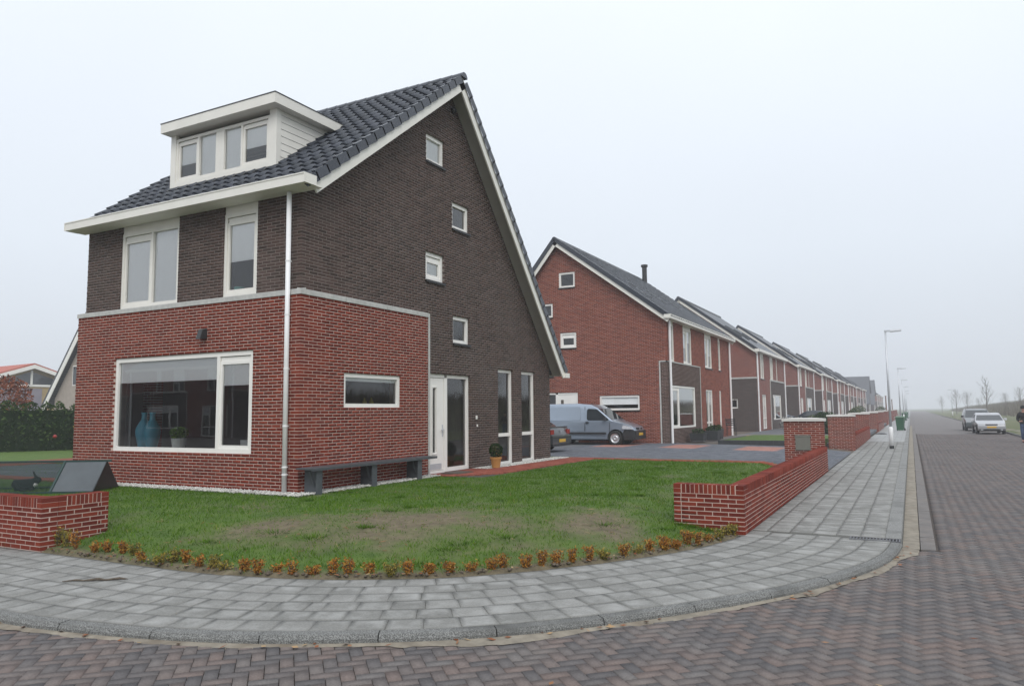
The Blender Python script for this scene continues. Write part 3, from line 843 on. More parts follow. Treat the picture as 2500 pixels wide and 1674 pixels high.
# ---- inside: floors, partitions, sills
m_ = MB()
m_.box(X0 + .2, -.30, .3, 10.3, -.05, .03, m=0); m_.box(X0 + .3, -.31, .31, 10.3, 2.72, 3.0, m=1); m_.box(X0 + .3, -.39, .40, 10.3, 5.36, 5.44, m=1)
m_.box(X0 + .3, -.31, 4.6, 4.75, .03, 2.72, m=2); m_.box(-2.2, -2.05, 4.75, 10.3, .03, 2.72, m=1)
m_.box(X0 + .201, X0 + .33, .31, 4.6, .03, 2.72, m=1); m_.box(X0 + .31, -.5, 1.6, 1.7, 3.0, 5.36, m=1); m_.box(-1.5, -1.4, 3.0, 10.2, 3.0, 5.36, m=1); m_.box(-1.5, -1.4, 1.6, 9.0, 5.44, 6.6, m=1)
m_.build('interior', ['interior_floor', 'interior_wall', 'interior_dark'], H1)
m_ = MB(); m_.box(-5.98, -5.62, 1.2, 1.45, .03, 2.72); m_.build('brick_column', 'far_red_X', H1)
m_ = MB(); m_.box(big[0] - .05, big[1] + .05, .13, .62, .60, .66); m_.box(kit[0] and -.62, -.13, kit[0] - .05, kit[1] + .05, 1.44, 1.50); m_.build('inner_sill', 'pot_white', H1)
m_ = MB()
for k in range(9): m_.tube([(-5.70 + k * .045, .45 + .03 * (k % 2), .1), (-5.70 + k * .045, .45 + .03 * (k % 2), 2.6)], .03, 6)
m_.build('curtain', 'blind_cloth', H1)
# stones along the foot of the walls
def pebble_strip(name, regs, dens, parent=None):
    P_ = []
    for (x0, x1, y0, y1, z_) in regs:
        n_ = int((x1 - x0) * (y1 - y0) * dens)
        for _ in range(n_): P_.append((random.uniform(x0, x1), random.uniform(y0, y1), z_ + random.uniform(-.012, .012)))
    P_ = np.array(P_); n_ = len(P_)
    s_r = rng.uniform(.014, .027, (n_, 1, 1)) * np.stack([np.ones(n_), rng.uniform(.7, 1.2, n_), rng.uniform(.6, .9, n_)], 1)[:, None]
    O_ = np.array([(1, 0, 0), (-1, 0, 0), (0, 1, 0), (0, -1, 0), (0, 0, 1), (0, 0, -1)], float)
    a_ = rng.uniform(0, 6.28, n_); R_ = np.zeros((n_, 3, 3)); R_[:, 0, 0] = np.cos(a_); R_[:, 0, 1] = -np.sin(a_); R_[:, 1, 0] = np.sin(a_); R_[:, 1, 1] = np.cos(a_); R_[:, 2, 2] = 1
    V = P_[:, None] + np.einsum('nij,nkj->nki', R_, O_[None] * s_r)
    F = np.array([(0, 2, 4), (2, 1, 4), (1, 3, 4), (3, 0, 4), (2, 0, 5), (1, 2, 5), (3, 1, 5), (0, 3, 5)])
    return fast_mesh(name, V.reshape(-1, 3), (np.arange(n_)[:, None, None] * 6 + F[None]).reshape(-1, 3), 'pebble', np.repeat(rng.random(n_) * .96 + .02, 8), parent)
g = pebble_strip('white_gravel', [(X0 - .1, .36, -.36, -.01, .0), (.02, .36, -.02, 4.0, .0), (-.08, .42, 6.05, 7.4, .0), (-.08, .38, 7.4, 10.9, -.005), (.2, .75, 9.7, 10.9, -.02)], 1900)
tag(g, 'white gravel strip along the foot of the corner house', 'gravel', kind='stuff')
# ------------------------------------------------------------------ ground, pavement, kerb, road
ZS, ZR = -.33, -.405
def sstep(t):
    t = np.clip(t, 0, 1); return t * t * (3 - 2 * t)
KP = [(-30, -6.1), (-14, -6.1), (-6, -6.1), (0, -6.1), (2.41, -6.07), (3.33, -5.95), (4.11, -5.78), (4.84, -5.53), (5.43, -5.24), (6.16, -4.80), (6.73, -4.33), (7.25, -3.77), (7.72, -3.17), (8.16, -2.53), (8.61, -1.75), (9.02, -.78), (9.28, .19), (9.38, 1.27), (9.39, 2.3)]
KP = [(9.569 + (x - 9.569) * .986, -9.849 + (y + 9.849) * .986) for x, y in KP]
def catmull(P, n=24):
    out = []
    for i in range(1, len(P) - 2):
        p0, p1, p2, p3 = (np.array(q) for q in P[i - 1:i + 3])
        for k in range(n):
            t = k / n
            out.append(.5 * ((2 * p1) + (-p0 + p2) * t + (2 * p0 - 5 * p1 + 4 * p2 - p3) * t * t + (-p0 + 3 * p1 - 3 * p2 + p3) * t ** 3))
    out.append(np.array(P[-2]))
    return np.array(out)
KL = catmull(KP)                                        # outer top edge of the kerb, from the side street round the corner
def offset(PL, d):
    T = np.gradient(PL, axis=0); T /= np.linalg.norm(T, axis=1)[:, None]
    return PL + np.stack([-T[:, 1], T[:, 0]], 1) * d
def arclen(PL): return np.concatenate([[0], np.cumsum(np.linalg.norm(np.diff(PL, axis=0), axis=1))])
def at_s(PL, S_, s):
    x = np.interp(s, S_, PL[:, 0]); y = np.interp(s, S_, PL[:, 1])
    x2 = np.interp(s + .05, S_, PL[:, 0]); y2 = np.interp(s + .05, S_, PL[:, 1]); x1 = np.interp(s - .05, S_, PL[:, 0]); y1 = np.interp(s - .05, S_, PL[:, 1])
    t = np.array([x2 - x1, y2 - y1]); t /= np.linalg.norm(t)
    return np.array([x, y]), t
IN = offset(KL, 1.93)
def dist_pl(P, PL):
    """signed distance of points to a polyline: positive on its left (garden) side"""
    P = np.asarray(P, float); A, B = PL[:-1], PL[1:]
    D = B - A; L2 = (D ** 2).sum(1)
    best = np.full(len(P), 1e9); sg = np.ones(len(P))
    for a, d, l in zip(A, D, L2):
        if l < 1e-12: continue
        r = P - a; t = np.clip((r @ d) / l, 0, 1)
        q = r - t[:, None] * d; dd = np.sqrt((q ** 2).sum(1))
        m = dd < best
        best[m] = dd[m]; sg[m] = np.sign(d[0] * r[m, 1] - d[1] * r[m, 0])
    return best * sg
INC = IN[::6]
GP = np.concatenate([IN[IN[:, 1] < .74], [(7.48, .75), (7.48, 13), (-60, 13), (-60, -4.12)]])
def inside(P, Q):
    r = np.zeros(len(P), bool); n = len(Q)
    for i in range(n):
        (x1, y1), (x2, y2) = Q[i], Q[(i + 1) % n]
        c = ((y1 > P[:, 1]) != (y2 > P[:, 1]))
        xx = x1 + (P[:, 1] - y1) * (x2 - x1) / (y2 - y1 + 1e-12)
        r ^= c & (P[:, 0] < xx)
    return r
def zlawn(X, Y):
    X, Y = np.asarray(X, float), np.asarray(Y, float)
    Q = np.stack([X.ravel(), Y.ravel()], 1)
    de = (np.abs(dist_pl(Q, INC)) * np.where(inside(Q, GP), 1, -1)).reshape(X.shape)
    de = np.where(Y > .75, 7.30 - X, de)
    wd = np.where(Y > 2, np.clip(2.4 - (Y - 2) * .12, 1.4, 2.4), 2.4)
    z = -.02 - .29 * (1 - sstep(de / wd))
    return np.where(de < .05, -.365, z), de
gm = MB(); gm.box(-900, 900, -500, 1500, -2.0, -.60)
struct(gm.build('ground', 'field_mat'), 'flat green field reaching to the hazy horizon')
# road base
gm = MB(); gm.box(-60, 15.25, -40, 1.2, -.6, ZR - .030); gm.box(9.30, 15.25, 1.2, 420, -.6, ZR - .031)
road = struct(gm.build('road', 'road_far'), 'herringbone brick road')
gm = MB(); gm.box(9.76, 15.2, 47.9, 420, ZR - .03, ZR - .002); gm.box(-60, -8, -40, -6.2, ZR - .03, ZR - .003); far_r = gm.build('road_surface', 'road_far', road)
def project(P):
    d = P - np.array(CAM); t = d @ np.array(FWD)
    return 1250 + FPX * (d @ np.array(RGT)) / t, 837 - FPX * (d @ np.array(UPV)) / t, t
m_, n_ = np.meshgrid(np.arange(-420, 420), np.arange(-150, 150))
m_, n_ = m_.ravel(), n_.ravel()
Hc = np.stack([m_ + 4 * n_, m_], 1) * .1; Vc = np.stack([m_ + 4 * n_ + 2, m_ - 1], 1) * .1
r45 = np.array([[math.cos(math.pi / 4), -math.sin(math.pi / 4)], [math.sin(math.pi / 4), math.cos(math.pi / 4)]])
items = []
for B0, ln, wd in ((Hc, .2, .1), (Vc, .1, .2)):
    cen = (B0 + np.array([ln, wd]) / 2) @ r45.T + np.array([9.0, 2.0])
    org = B0 @ r45.T + np.array([9.0, 2.0])
    u, v, t = project(np.column_stack([cen, np.full(len(cen), ZR)]))
    k = (t > .3) & (u > -1600) & (u < 4300) & (v < 4200) & (cen[:, 1] < 48) & (cen[:, 0] < 15.1) & (cen[:, 0] > -8)
    cen, org = cen[k], org[k]
    low = cen[:, 1] < 1.27
    sd_ = np.zeros(len(cen)); sd_[low] = dist_pl(cen[low], KL[::4])
    k = np.where(low, (sd_ < .03) & ~((cen[:, 0] > 9.3) & (cen[:, 0] < 9.83) & (cen[:, 1] > .95)), cen[:, 0] > 9.83)
    cen, org = cen[k], org[k]
    j = .0034
    for (cx, cy), (ox, oy) in zip(cen, org):
        e1 = Vector((r45[0, 0], r45[1, 0], 0)); e2 = Vector((r45[0, 1], r45[1, 1], 0))
        zz = ZR + .006 * math.sin(cx * 1.3 + cy * .7) + .004 * math.sin(cy * 2.1 - cx) + random.uniform(-.0016, .0016)
        tl = Vector((random.uniform(-.007, .007), random.uniform(-.007, .007), 1))
        items.append((Vector((ox, oy, zz - .05)) + e1 * j + e2 * j, e1 * (ln - 2 * j), e2 * (wd - 2 * j), tl * .05))
blocks(items, 'clinker_mat', road, 'clinker', 'clinker_paving', 300)
gm = MB(); gm.box(-8, 15.1, -14, 48, ZR - .06, ZR - .021); gm.build('joint_sand_bed', 'joint_sand', road)
# sand washed along the kerb
SL = arclen(KL)
V, F = [], []
ss = np.arange(10, SL[-1] - .1, .06)
for i, s in enumerate(ss):
    p, t = at_s(KL, SL, s); nrm = np.array([t[1], -t[0]])
    wd = .045 + .20 * max(0, .15 + noise.noise(Vector((s * .8, 0, 0)))) + .07 * max(0, noise.noise(Vector((s * 4, 3, 0)))) + .022 * noise.noise(Vector((s * 14, 7, 0)))
    V += [(*(p + nrm * .0), ZR + .016), (*(p + nrm * wd * .55), ZR + .0125), (*(p + nrm * wd), ZR + .0025)]
    if i:
        b = 3 * i
        F += [(b - 3, b, b + 1, b - 2), (b - 2, b + 1, b + 2, b - 1)]
fast_mesh('washed_sand', np.array(V), np.array(F), 'sand_mat', None, road)
gm = MB(); ys = np.arange(1.0, 75, .35)
for a, b in zip(ys[:-1], ys[1:]):
    w0, w1 = (9.575 + .012 * noise.noise(Vector((0, q * 1.5, 4))) for q in (a, b))
    z0, z1 = (ZR + .006 + .006 * noise.noise(Vector((5, q * .8, 1))) for q in (a, b))
    gm.quad((9.38, a, z0), (w0, a, z0 - .004), (w1, b, z1 - .004), (9.38, b, z1))
gm.build('gutter_sand', 'sand_mat', road, stuff=True)
for i in range(60):
    y0 = 1.0 + i * 1.0
    gm = MB(); zz = ZR + .008 + random.uniform(-.003, .003)
    gm.box(9.585, 9.755, y0 + .004, y0 + .996, ZR - .1, zz); gm.build('gutter_slab', 'gutter_concrete', road)
# kerb
kerb = thing('kerb', 'grey concrete kerb stones curving round the street corner', None, kind='structure')
def kerb_stone(s0, s1, wd, mat):
    gm = MB(); pr = None; k = 5
    prof = [(-.008, ZR - .08), (0.0, ZS - .035), (.025, ZS - .003), (wd - .005, ZS), (wd, ZS - .06)]
    rings = []
    dz = random.uniform(-.004, .004)
    for i in range(k):
        p, t = at_s(KL, SL, s0 + (s1 - s0) * i / (k - 1)); nrm = np.array([-t[1], t[0]])
        rings.append([(p[0] + nrm[0] * q, p[1] + nrm[1] * q, z + dz) for q, z in prof])
    b = 0
    gm.v = [v for r in rings for v in r]
    m_ = len(prof)
    for i in range(k - 1):
        for j in range(m_ - 1):
            gm.f.append((i * m_ + j, (i + 1) * m_ + j, (i + 1) * m_ + j + 1, i * m_ + j + 1))
    gm.f += [tuple(range(m_)), tuple((k - 1) * m_ + j for j in reversed(range(m_)))]
    gm.r = [0] * len(gm.f); gm.m = [0] * len(gm.f)
    gm.build('kerb_stone', mat, kerb)
s = SL[-1] - 18.6
while s < SL[-1] - .2:
    e_ = min(s + .93, SL[-1] - .02); kerb_stone(s + .005, e_ - .005, .125, 'kerb_dark'); s = e_
for i in range(70):
    y0 = 1.29 + i
    gm = MB(); dz = random.uniform(-.005, .005)
    gm.add([(9.18, y0 + .005, ZS - .1), (9.385, y0 + .005, ZR - .08), (9.385, y0 + .995, ZR - .08), (9.18, y0 + .995, ZS - .1),
            (9.18, y0 + .005, ZS + dz), (9.365, y0 + .005, ZS + dz), (9.365, y0 + .995, ZS + dz), (9.18, y0 + .995, ZS + dz)], MB.BF)
    gm.build('kerb_stone', 'kerb_light', kerb)
gm = MB(); gm.box(9.18, 9.38, 71.3, 420, ZR - .1, ZS); gm.build('far_kerb', 'kerb_light', kerb)
gm = MB()
for i in range(130):
    y0 = 8 + i * 1.0; gm.box(15.2, 15.32, y0 + .004, y0 + .996, ZR - .1, ZR + .09 + random.uniform(-.006, .006))
gm.box(15.2, 15.32, 138, 420, ZR - .1, ZR + .09)
gm.build('opposite_kerb', 'kerb_dark', kerb)
# pavement
gm = MB()
Kb, Ib = offset(KL, .12), offset(KL, 1.96)
for i in range(len(KL) - 1):
    gm.quad((*Kb[i], ZS - .0055), (*Kb[i + 1], ZS - .0055), (*Ib[i + 1], ZS - .0055), (*Ib[i], ZS - .0055))
gm.box(7.46, 9.19, .3, 33, ZS - .10, ZS - .006)
pave = struct(gm.build('pavement', 'slab_joint'), 'grey concrete slab pavement sweeping round the corner')
gm = MB(); gm.box(7.40, 9.18, 32.9, 420, ZS - .10, ZS); gm.build('far_pavement', 'pave_far', pave)
def slab(C4, z, tilt, hh=.04):
    """four ground corners -> top with an inset centre, sides"""
    C4 = [Vector((p[0], p[1], 0)) for p in C4]; c = sum(C4, Vector()) / 4
    top = [Vector((p.x, p.y, z + (p - c).x * tilt[0] + (p - c).y * tilt[1])) for p in C4]
    inn = [Vector((*(c + (p - c) * .66).xy, z + .0008 + ((p - c).x * tilt[0] + (p - c).y * tilt[1]) * .66)) for p in C4]
    bot = [p - Vector((0, 0, hh)) for p in top]
    return top + inn + bot
SF_ = [(4, 5, 6, 7), (0, 1, 5, 4), (1, 2, 6, 5), (2, 3, 7, 6), (3, 0, 4, 7), (8, 9, 1, 0), (9, 10, 2, 1), (10, 11, 3, 2), (11, 8, 0, 3)]
def slab_mesh(name, L_, parent, stuff):
    V = np.array([v for q in L_ for v in q]); F = (np.arange(len(L_))[:, None, None] * 12 + np.array(SF_)[None]).reshape(-1, 4)
    o = fast_mesh(name, V, F, 'slab_mat', np.repeat(rng.random(len(L_)) * .96 + .02, 9), parent, stuff=stuff)
    a = o.data.attributes.new('mid', 'FLOAT', 'POINT'); a.data.foreach_set('value', np.tile([0.] * 4 + [1.] * 4 + [0.] * 4, len(L_)).astype(np.float32))
SLB = []
def rt(k): return (random.uniform(-k, k), random.uniform(-k, k))
for row in range(6):
    d0_ = .130 + row * .2995; Pc = offset(KL, d0_ + .15); Sc = arclen(Pc); Pi, Po = offset(KL, d0_ + .2945), offset(KL, d0_ + .002)
    s = Sc[-1] - 17 - row * .1 - (row % 2) * .15 + random.uniform(-.03, .03)
    while s < Sc[-1]:
        ln = .2995 if random.random() > .04 else .15
        e_ = min(s + ln, Sc[-1]); f0, f1 = (s + .0022), (e_ - .0022)
        def on(PLx, f): return np.array([np.interp(f, Sc, PLx[:, 0]), np.interp(f, Sc, PLx[:, 1])])
        q = [on(Po, f0), on(Po, f1), on(Pi, f1), on(Pi, f0)]; s += ln
        cy = sum(p[1] for p in q) / 4; cx = sum(p[0] for p in q) / 4
        if cx < -5 or e_ - (f0) < .05: continue
        if max(p[1] for p in q) > 1.295:
            q = [np.array([p[0], min(p[1], 1.295)]) for p in q]
            if cy > 1.27: continue
        SLB.append(slab(q, ZS + random.uniform(-.0022, .0022), rt(.008)))
for colm in range(6):
    x1 = 9.176 - colm * .3; x0 = max(x1 - .2982, 7.47); y = 1.30 - (.15 if colm % 2 else 0)
    while y < 32.9:
        y0_, y1_ = max(y, 1.30), y + .2955
        SLB.append(slab([(x0, y0_), (x1, y0_), (x1, y1_), (x0, y1_)], ZS + random.uniform(-.0022, .0022), rt(.006))); y += .3
SLB.sort(key=lambda q: (q[4] - CAM).length)
for q in SLB[:300]: slab_mesh('paving_slab', [q], pave, False)
slab_mesh('paving_slabs', SLB[300:], pave, True)
# lawn
gx = np.arange(-26, 7.6, .14); gy = np.arange(-4.9, 11.4, .14)
X, Y = np.meshgrid(gx, gy); Z, DE = zlawn(X, Y)
def nz2(x, y, s, o=0): return noise.fractal(Vector((x * s, y * s, o)), 1.0, 2.0, 4)
def bareness(x, y):
    b = 0.0
    for (cx, cy, rx, ry, a) in ((3.9, -1.6, 2.9, 1.45, .55), (2.0, -2.6, 1.2, .75, .5), (5.6, -.5, 1.2, 1.1, .5)):
        c, s = math.cos(a), math.sin(a); u = ((x - cx) * c + (y - cy) * s) / rx; v = (-(x - cx) * s + (y - cy) * c) / ry
        b = max(b, 1.25 - math.hypot(u, v))
    b = b + .8 * nz2(x, y, .95, 3) + .45 * nz2(x, y, 3.4, 9)
    return min(1, max(0, b * .95 - .15))
keep = (DE > -.6) & ~((X > X0 + .2) & (X < -.2) & (Y > .2) & (Y < 10.5))
BR = np.zeros_like(X)
for i in range(X.shape[0]):
    for j in range(X.shape[1]):
        if keep[i, j] and X[i, j] > -1:
            edge = max(0, 1 - DE[i, j] / .34) if Y[i, j] < .75 else 0
            BR[i, j] = max(bareness(X[i, j], Y[i, j]), min(1, edge * 1.6))
        Z[i, j] += .012 * nz2(X[i, j], Y[i, j], 1.1, 1)
idx = np.arange(X.size).reshape(X.shape)
q = keep[:-1, :-1] & keep[1:, 1:]
F = np.stack([idx[:-1, :-1], idx[:-1, 1:], idx[1:, 1:], idx[1:, :-1]], -1)[q]
lawn = fast_mesh('lawn', np.column_stack([X.ravel(), Y.ravel(), Z.ravel()]), F, 'lawn_mat', None, None, stuff=False, smooth=True)
a = lawn.data.attributes.new('bare', 'FLOAT', 'POINT'); a.data.foreach_set('value', BR.ravel().astype(np.float32))
struct(lawn, 'corner garden lawn with a worn bare patch')
def lawn_z(x, y):
    return float(zlawn(np.array([x]), np.array([y]))[0][0]) + .012 * nz2(x, y, 1.1, 1)
# grass blades
NB = 330000
bx = rng.uniform(-15, 7.3, NB); by = rng.uniform(-4.3, 10.6, NB)
zb, de = zlawn(bx, by)
u, v, t = project(np.column_stack([bx, by, zb]))
ok = (de > .03) & (u > -40) & (u < 2200) & (t > 2) & ~((bx > X0 - .12) & (bx < .42) & (by > -.36))
ok &= ~((bx < -7) & (by > -1.0) & (rng.random(NB) > .35))
ok &= ~((bx > .3) & (bx < 1.45) & (by > 3.9))
bx, by, zb, de = bx[ok], by[ok], zb[ok], de[ok]
bi = np.clip(((bx - gx[0]) / .14).astype(int), 0, len(gx) - 1); bj = np.clip(((by - gy[0]) / .14).astype(int), 0, len(gy) - 1)
br = BR[bj, bi]
cl = np.array([nz2(x, y, 2.6, 20) for x, y in zip(bx, by)])
ok = rng.random(len(bx)) > br * .80
bx, by, zb, br, cl = bx[ok], by[ok], zb[ok], br[ok], cl[ok]
n = len(bx)
hgt = (.020 + .030 * rng.random(n)) * (1 + .7 * np.clip(cl, -.6, 1)) * (1 - .45 * br)
hgt = np.clip(hgt, .010, .09)
ang = rng.uniform(0, 6.283, n); wd = rng.uniform(.003, .0065, n)
lean = rng.normal(0, .55, (n, 2)) * hgt[:, None]
dx, dy = np.cos(ang) * wd, np.sin(ang) * wd
V = np.stack([np.column_stack([bx - dx, by - dy, zb - .004]), np.column_stack([bx + dx, by + dy, zb - .004]), np.column_stack([bx + lean[:, 0], by + lean[:, 1], zb + hgt])], 1).reshape(-1, 3)
rnd = np.clip(.36 + .30 * cl + rng.normal(0, .17, n) + .30 * br * (rng.random(n) < .6), .01, 1)
gr = fast_mesh('grass', V, np.arange(3 * n).reshape(-1, 3), 'grass_blade', rnd)
tag(gr, 'short green lawn grass with straw-coloured thin patches', 'grass', kind='stuff')
# taller, darker tufts
TP = []
while len(TP) < 50:
    x, y = random.uniform(-.5, 7.1), random.uniform(-4, 9)
    z_, d_ = zlawn(np.array([x]), np.array([y]))
    if d_[0] > .15 and not (x < .6 and y > -.5) and not (x < 1.6 and y > 3.8): TP.append((x, y, float(z_[0]), random.uniform(.06, .22)))
for x in (6.6, 6.75, 6.95, 7.1): TP.append((x, .70, lawn_z(x, .70), .10))
c_t = np.repeat(np.array(TP), 130, 0); n = len(c_t)
o_ = rng.normal(0, .55, (n, 2)) * c_t[:, 3:4]; hh = rng.uniform(.025, .06, n); a_ = rng.uniform(0, 6.28, n); wd = rng.uniform(.003, .006, n)
b_ = np.column_stack([c_t[:, :2] + o_, c_t[:, 2]]); ln = o_ * .5 + rng.normal(0, .02, (n, 2))
dd = np.column_stack([np.cos(a_) * wd, np.sin(a_) * wd, np.zeros(n)])
V = np.stack([b_ - dd, b_ + dd, b_ + np.column_stack([ln, hh])], 1).reshape(-1, 3)
tag(fast_mesh('grass_tufts', V, np.arange(3 * n).reshape(-1, 3), 'grass_blade', np.clip(rng.normal(.33, .17, n), .01, .85)), 'darker coarse grass tufts scattered in the lawn', 'grass', kind='stuff')
# straw and dead leaves lying about
def litter(name, pts, size, mat, label, cat):
    P_ = np.array(pts); n = len(P_); a_ = rng.uniform(0, 6.28, n)
    d = np.column_stack([np.cos(a_), np.sin(a_), rng.normal(0, .12, n)]) * (size[0] * rng.uniform(.5, 1.5, n))[:, None]
    e_ = np.column_stack([-np.sin(a_), np.cos(a_), rng.normal(0, .25, n)]) * (size[1] * rng.uniform(.5, 1.5, n))[:, None]
    V = np.stack([P_ - d, P_ + e_, P_ + d, P_ - e_], 1).reshape(-1, 3)
    o = fast_mesh(name, V, np.arange(4 * n).reshape(-1, 4), mat, rng.random(n) * .96 + .02)
    return tag(o, label, cat, kind='stuff')
pts = []
while len(pts) < 380:
    x, y = random.uniform(-.2, 7), random.uniform(-4, 1.8)
    z, d_ = zlawn(np.array([x]), np.array([y]))
    if d_[0] > .02 and (random.random() < .25 + bareness(x, y)): pts.append((x, y, float(z[0]) + .012))
litter('straw', pts, (.05, .004), 'dead_leaf', 'straw and dry stalks scattered on the worn lawn', 'straw')
pts = []
for _ in range(260):
    s = random.uniform(SL[-1] - 12, SL[-1] - .1)
    p, t_ = at_s(IN, arclen(IN), s * arclen(IN)[-1] / SL[-1]); nr = np.array([-t_[1], t_[0]]); o = abs(random.gauss(0, .14)) - .02
    pts.append((p[0] + nr[0] * o, p[1] + nr[1] * o, float(zlawn(np.array([p[0] + nr[0] * o]), np.array([p[1] + nr[1] * o]))[0][0]) + .02))
litter('leaf_litter', pts, (.025, .014), 'dead_leaf', 'dry leaves caught among the hedge plants', 'leaves')
pts = []
for _ in range(60):
    s = random.uniform(SL[-1] - 11, SL[-1]); p, t_ = at_s(KL, SL, s); nr = np.array([t_[1], -t_[0]]); o = abs(random.gauss(.04, .05))
    pts.append((p[0] + nr[0] * o, p[1] + nr[1] * o, ZR + .022))
for x, y in ((9.6, 1.6), (9.9, -3.0), (8.9, -3.6), (9.3, -4.4), (10.6, -1.5), (7.4, -5.3)): pts.append((x, y, ZR + .02))
litter('gutter_leaves', pts, (.03, .014), 'dead_leaf', 'brown leaves lying in the sandy gutter', 'leaves')
# clods of soil along the garden edge
pts = []
V, F = [], []
for _ in range(420):
    s = random.uniform(.30, 1.0) * arclen(IN)[-1]
    p, t_ = at_s(IN, arclen(IN), s)
    if p[0] < -.3: continue
    nr = np.array([-t_[1], t_[0]]); o = abs(random.gauss(.05, .09))
    c = np.array([*(p + nr * o), float(zlawn(np.array([(p + nr * o)[0]]), np.array([(p + nr * o)[1]]))[0][0]) + .004]); r_ = random.uniform(.012, .034)
    b = len(V)
    for dv in ((1, 0, 0), (-1, 0, 0), (0, 1, 0), (0, -1, 0), (0, 0, .8), (0, 0, -.8)): V.append(c + np.array(dv) * r_ * random.uniform(.6, 1.3))
    F += [(b + i, b + j, b + k) for i, j, k in ((0, 2, 4), (2, 1, 4), (1, 3, 4), (3, 0, 4), (2, 0, 5), (1, 2, 5), (3, 1, 5), (0, 3, 5))]
tag(fast_mesh('soil_clods', np.array(V), np.array(F), 'soil'), 'crumbs of dark soil along the pavement edge', 'soil', kind='stuff')
# dry twig on the slabs
tw = MB(); pz = ZS + .012
tw.tube([(1.72, -5.12, pz), (1.82, -5.03, pz + .006), (1.90, -5.0, pz + .002), (2.0, -4.90, pz + .008), (2.08, -4.88, pz + .002), (2.16, -4.78, pz + .008), (2.24, -4.74, pz)], [.004, .011, .008, .016, .009, .014, .003], 5)
tag(tw.build('twig', 'soil'), 'dry brown seed stalk lying on the pavement slabs', 'twig')
# drain grate at the end of the curved kerb
dg = thing('drain_grate', 'dark metal drain grate set in the pavement at the kerb end', 'drain', (8.98, 1.12, ZS))
gm = MB(); gm.box(-.20, .36, -.11, -.09, -.02, .006); gm.box(-.20, .36, .09, .11, -.02, .006); gm.box(-.22, -.20, -.11, .11, -.02, .006); gm.box(.36, .38, -.11, .11, -.02, .006); gm.build('frame', 'steel_grate', dg)
for i in range(14):
    gm = MB(); gm.box(-.18 + i * .039, -.165 + i * .039, -.09, .09, -.015, .005); gm.build('slat', 'steel_grate', dg)
# red brick path, driveway, plots
def strip_ground(name, mat, x0, x1, y0, y1, fz, nx=8, ny=2, parent=None):
    gm = MB()
    xs = np.linspace(x0, x1, nx + 1); ysq = np.linspace(y0, y1, ny + 1)
    for i in range(nx):
        for j in range(ny):
            gm.quad(*[(x, y, fz(x)) for x, y in ((xs[i], ysq[j]), (xs[i + 1], ysq[j]), (xs[i + 1], ysq[j + 1]), (xs[i], ysq[j + 1]))])
    return gm.build(name, mat, parent)
def zdr(x): return float(np.interp(x, [-40, 1, 5.6, 7.46], [-.05, -.05, -.13, -.326]))
plot = struct(strip_ground('plot_ground', 'soil', -45, 7.46, 11.2, 240, lambda x: zdr(x) - .09, 24, 4), 'garden plots along the street')
drive = struct(strip_ground('driveway', 'drive_joint', -12, 7.44, 10.75, 22.3, lambda x: zdr(x) - .006, 30, 2), 'blue-grey paved driveway between the two houses')
items = []
for i in range(int(19.4 / .21)):
    for j in range(int(11.5 / .105)):
        x = -11.9 + i * .21 + (j % 2) * .105; y = 10.78 + j * .105
        if x > 7.3 or x < -2.6: continue
        sl = (zdr(x + .2) - zdr(x)) / .2
        items.append((Vector((x, y, zdr(x) - .03 + random.uniform(-.001, .001))), Vector((.206, 0, .206 * sl)), Vector((0, .101, 0)), Vector((0, 0, .03))))
def in_pink(o):
    x, y = o[0].x + .1, o[0].y + .05
    return any(abs(x - cx) < .72 and 18.3 < y < 21.2 for cx in (4.4, 1.55, -1.3))
blocks([q for q in items if not in_pink(q) and not (16.75 < q[0].y + .05 < 16.90)], 'drive_paver', drive, 'paver', 'paving', 200)
blocks([q for q in items if in_pink(q)], 'pink_paver', drive, 'pink_paver', 'pink_paving', 60)
gm = MB()
for i in range(20): gm.box(-2.6 + i * .5, -2.1 + i * .5 - .008, 16.76, 16.89, zdr(-2.4 + i * .5) - .03, zdr(-2.4 + i * .5) - .012)
gm.build('drain_channel', 'steel_grate', drive)
path = thing('garden_path', 'red brick path edging the lawn in front of the corner house door', None, kind='structure')
gm = MB(); items = []
def zpth(x, y): return max(-.02 if x < 1.5 else -.3, lawn_z(min(x, 7.2), min(y, 10.7))) + .028
for (x0, x1, y0, y1, rot) in ((.46, 1.36, 4.0, 10.5, 0), (1.36, 7.2, 10.45, 10.85, 0), (.46, 1.36, 10.5, 10.85, 0)):
    y = y0; j = 0
    while y < y1 - .02:
        x = x0 - (j % 2) * .105
        while x < x1:
            a, b = max(x, x0), min(x + .205, x1)
            if b - a > .03:
                z_ = zpth((a + b) / 2, y)
                # the path narrows to nothing where it leaves the door
                if not (y < 5.2 and a > .62 + (y - 4.0) * .62): items.append((Vector((a, y, z_ - .05)), Vector((b - a - .004, 0, 0)), Vector((0, .1, 0)), Vector((0, 0, .05))))
            x += .21
        y += .105; j += 1
gm.box(.44, 1.37, 3.98, 10.86, -.2, -.012); gm.build('path_bed', 'joint_sand', path)
blocks(items, 'path_brick', path, 'paver', 'paving', 200)
mat_ = MB(); mat_.box(.10, .58, 4.35, 5.0, -.01, .022); mat_.box(.13, .55, 4.38, 4.97, .022, .028)
tag(mat_.build('doormat', 'interior_dark'), 'brown doormat in front of the white front door', 'doormat')
gm = MB(); gm.box(-.1, .46, 3.98, 6.06, -.2, .0); struct(gm.build('door_step', 'path_brick'), 'red brick threshold below the front door')
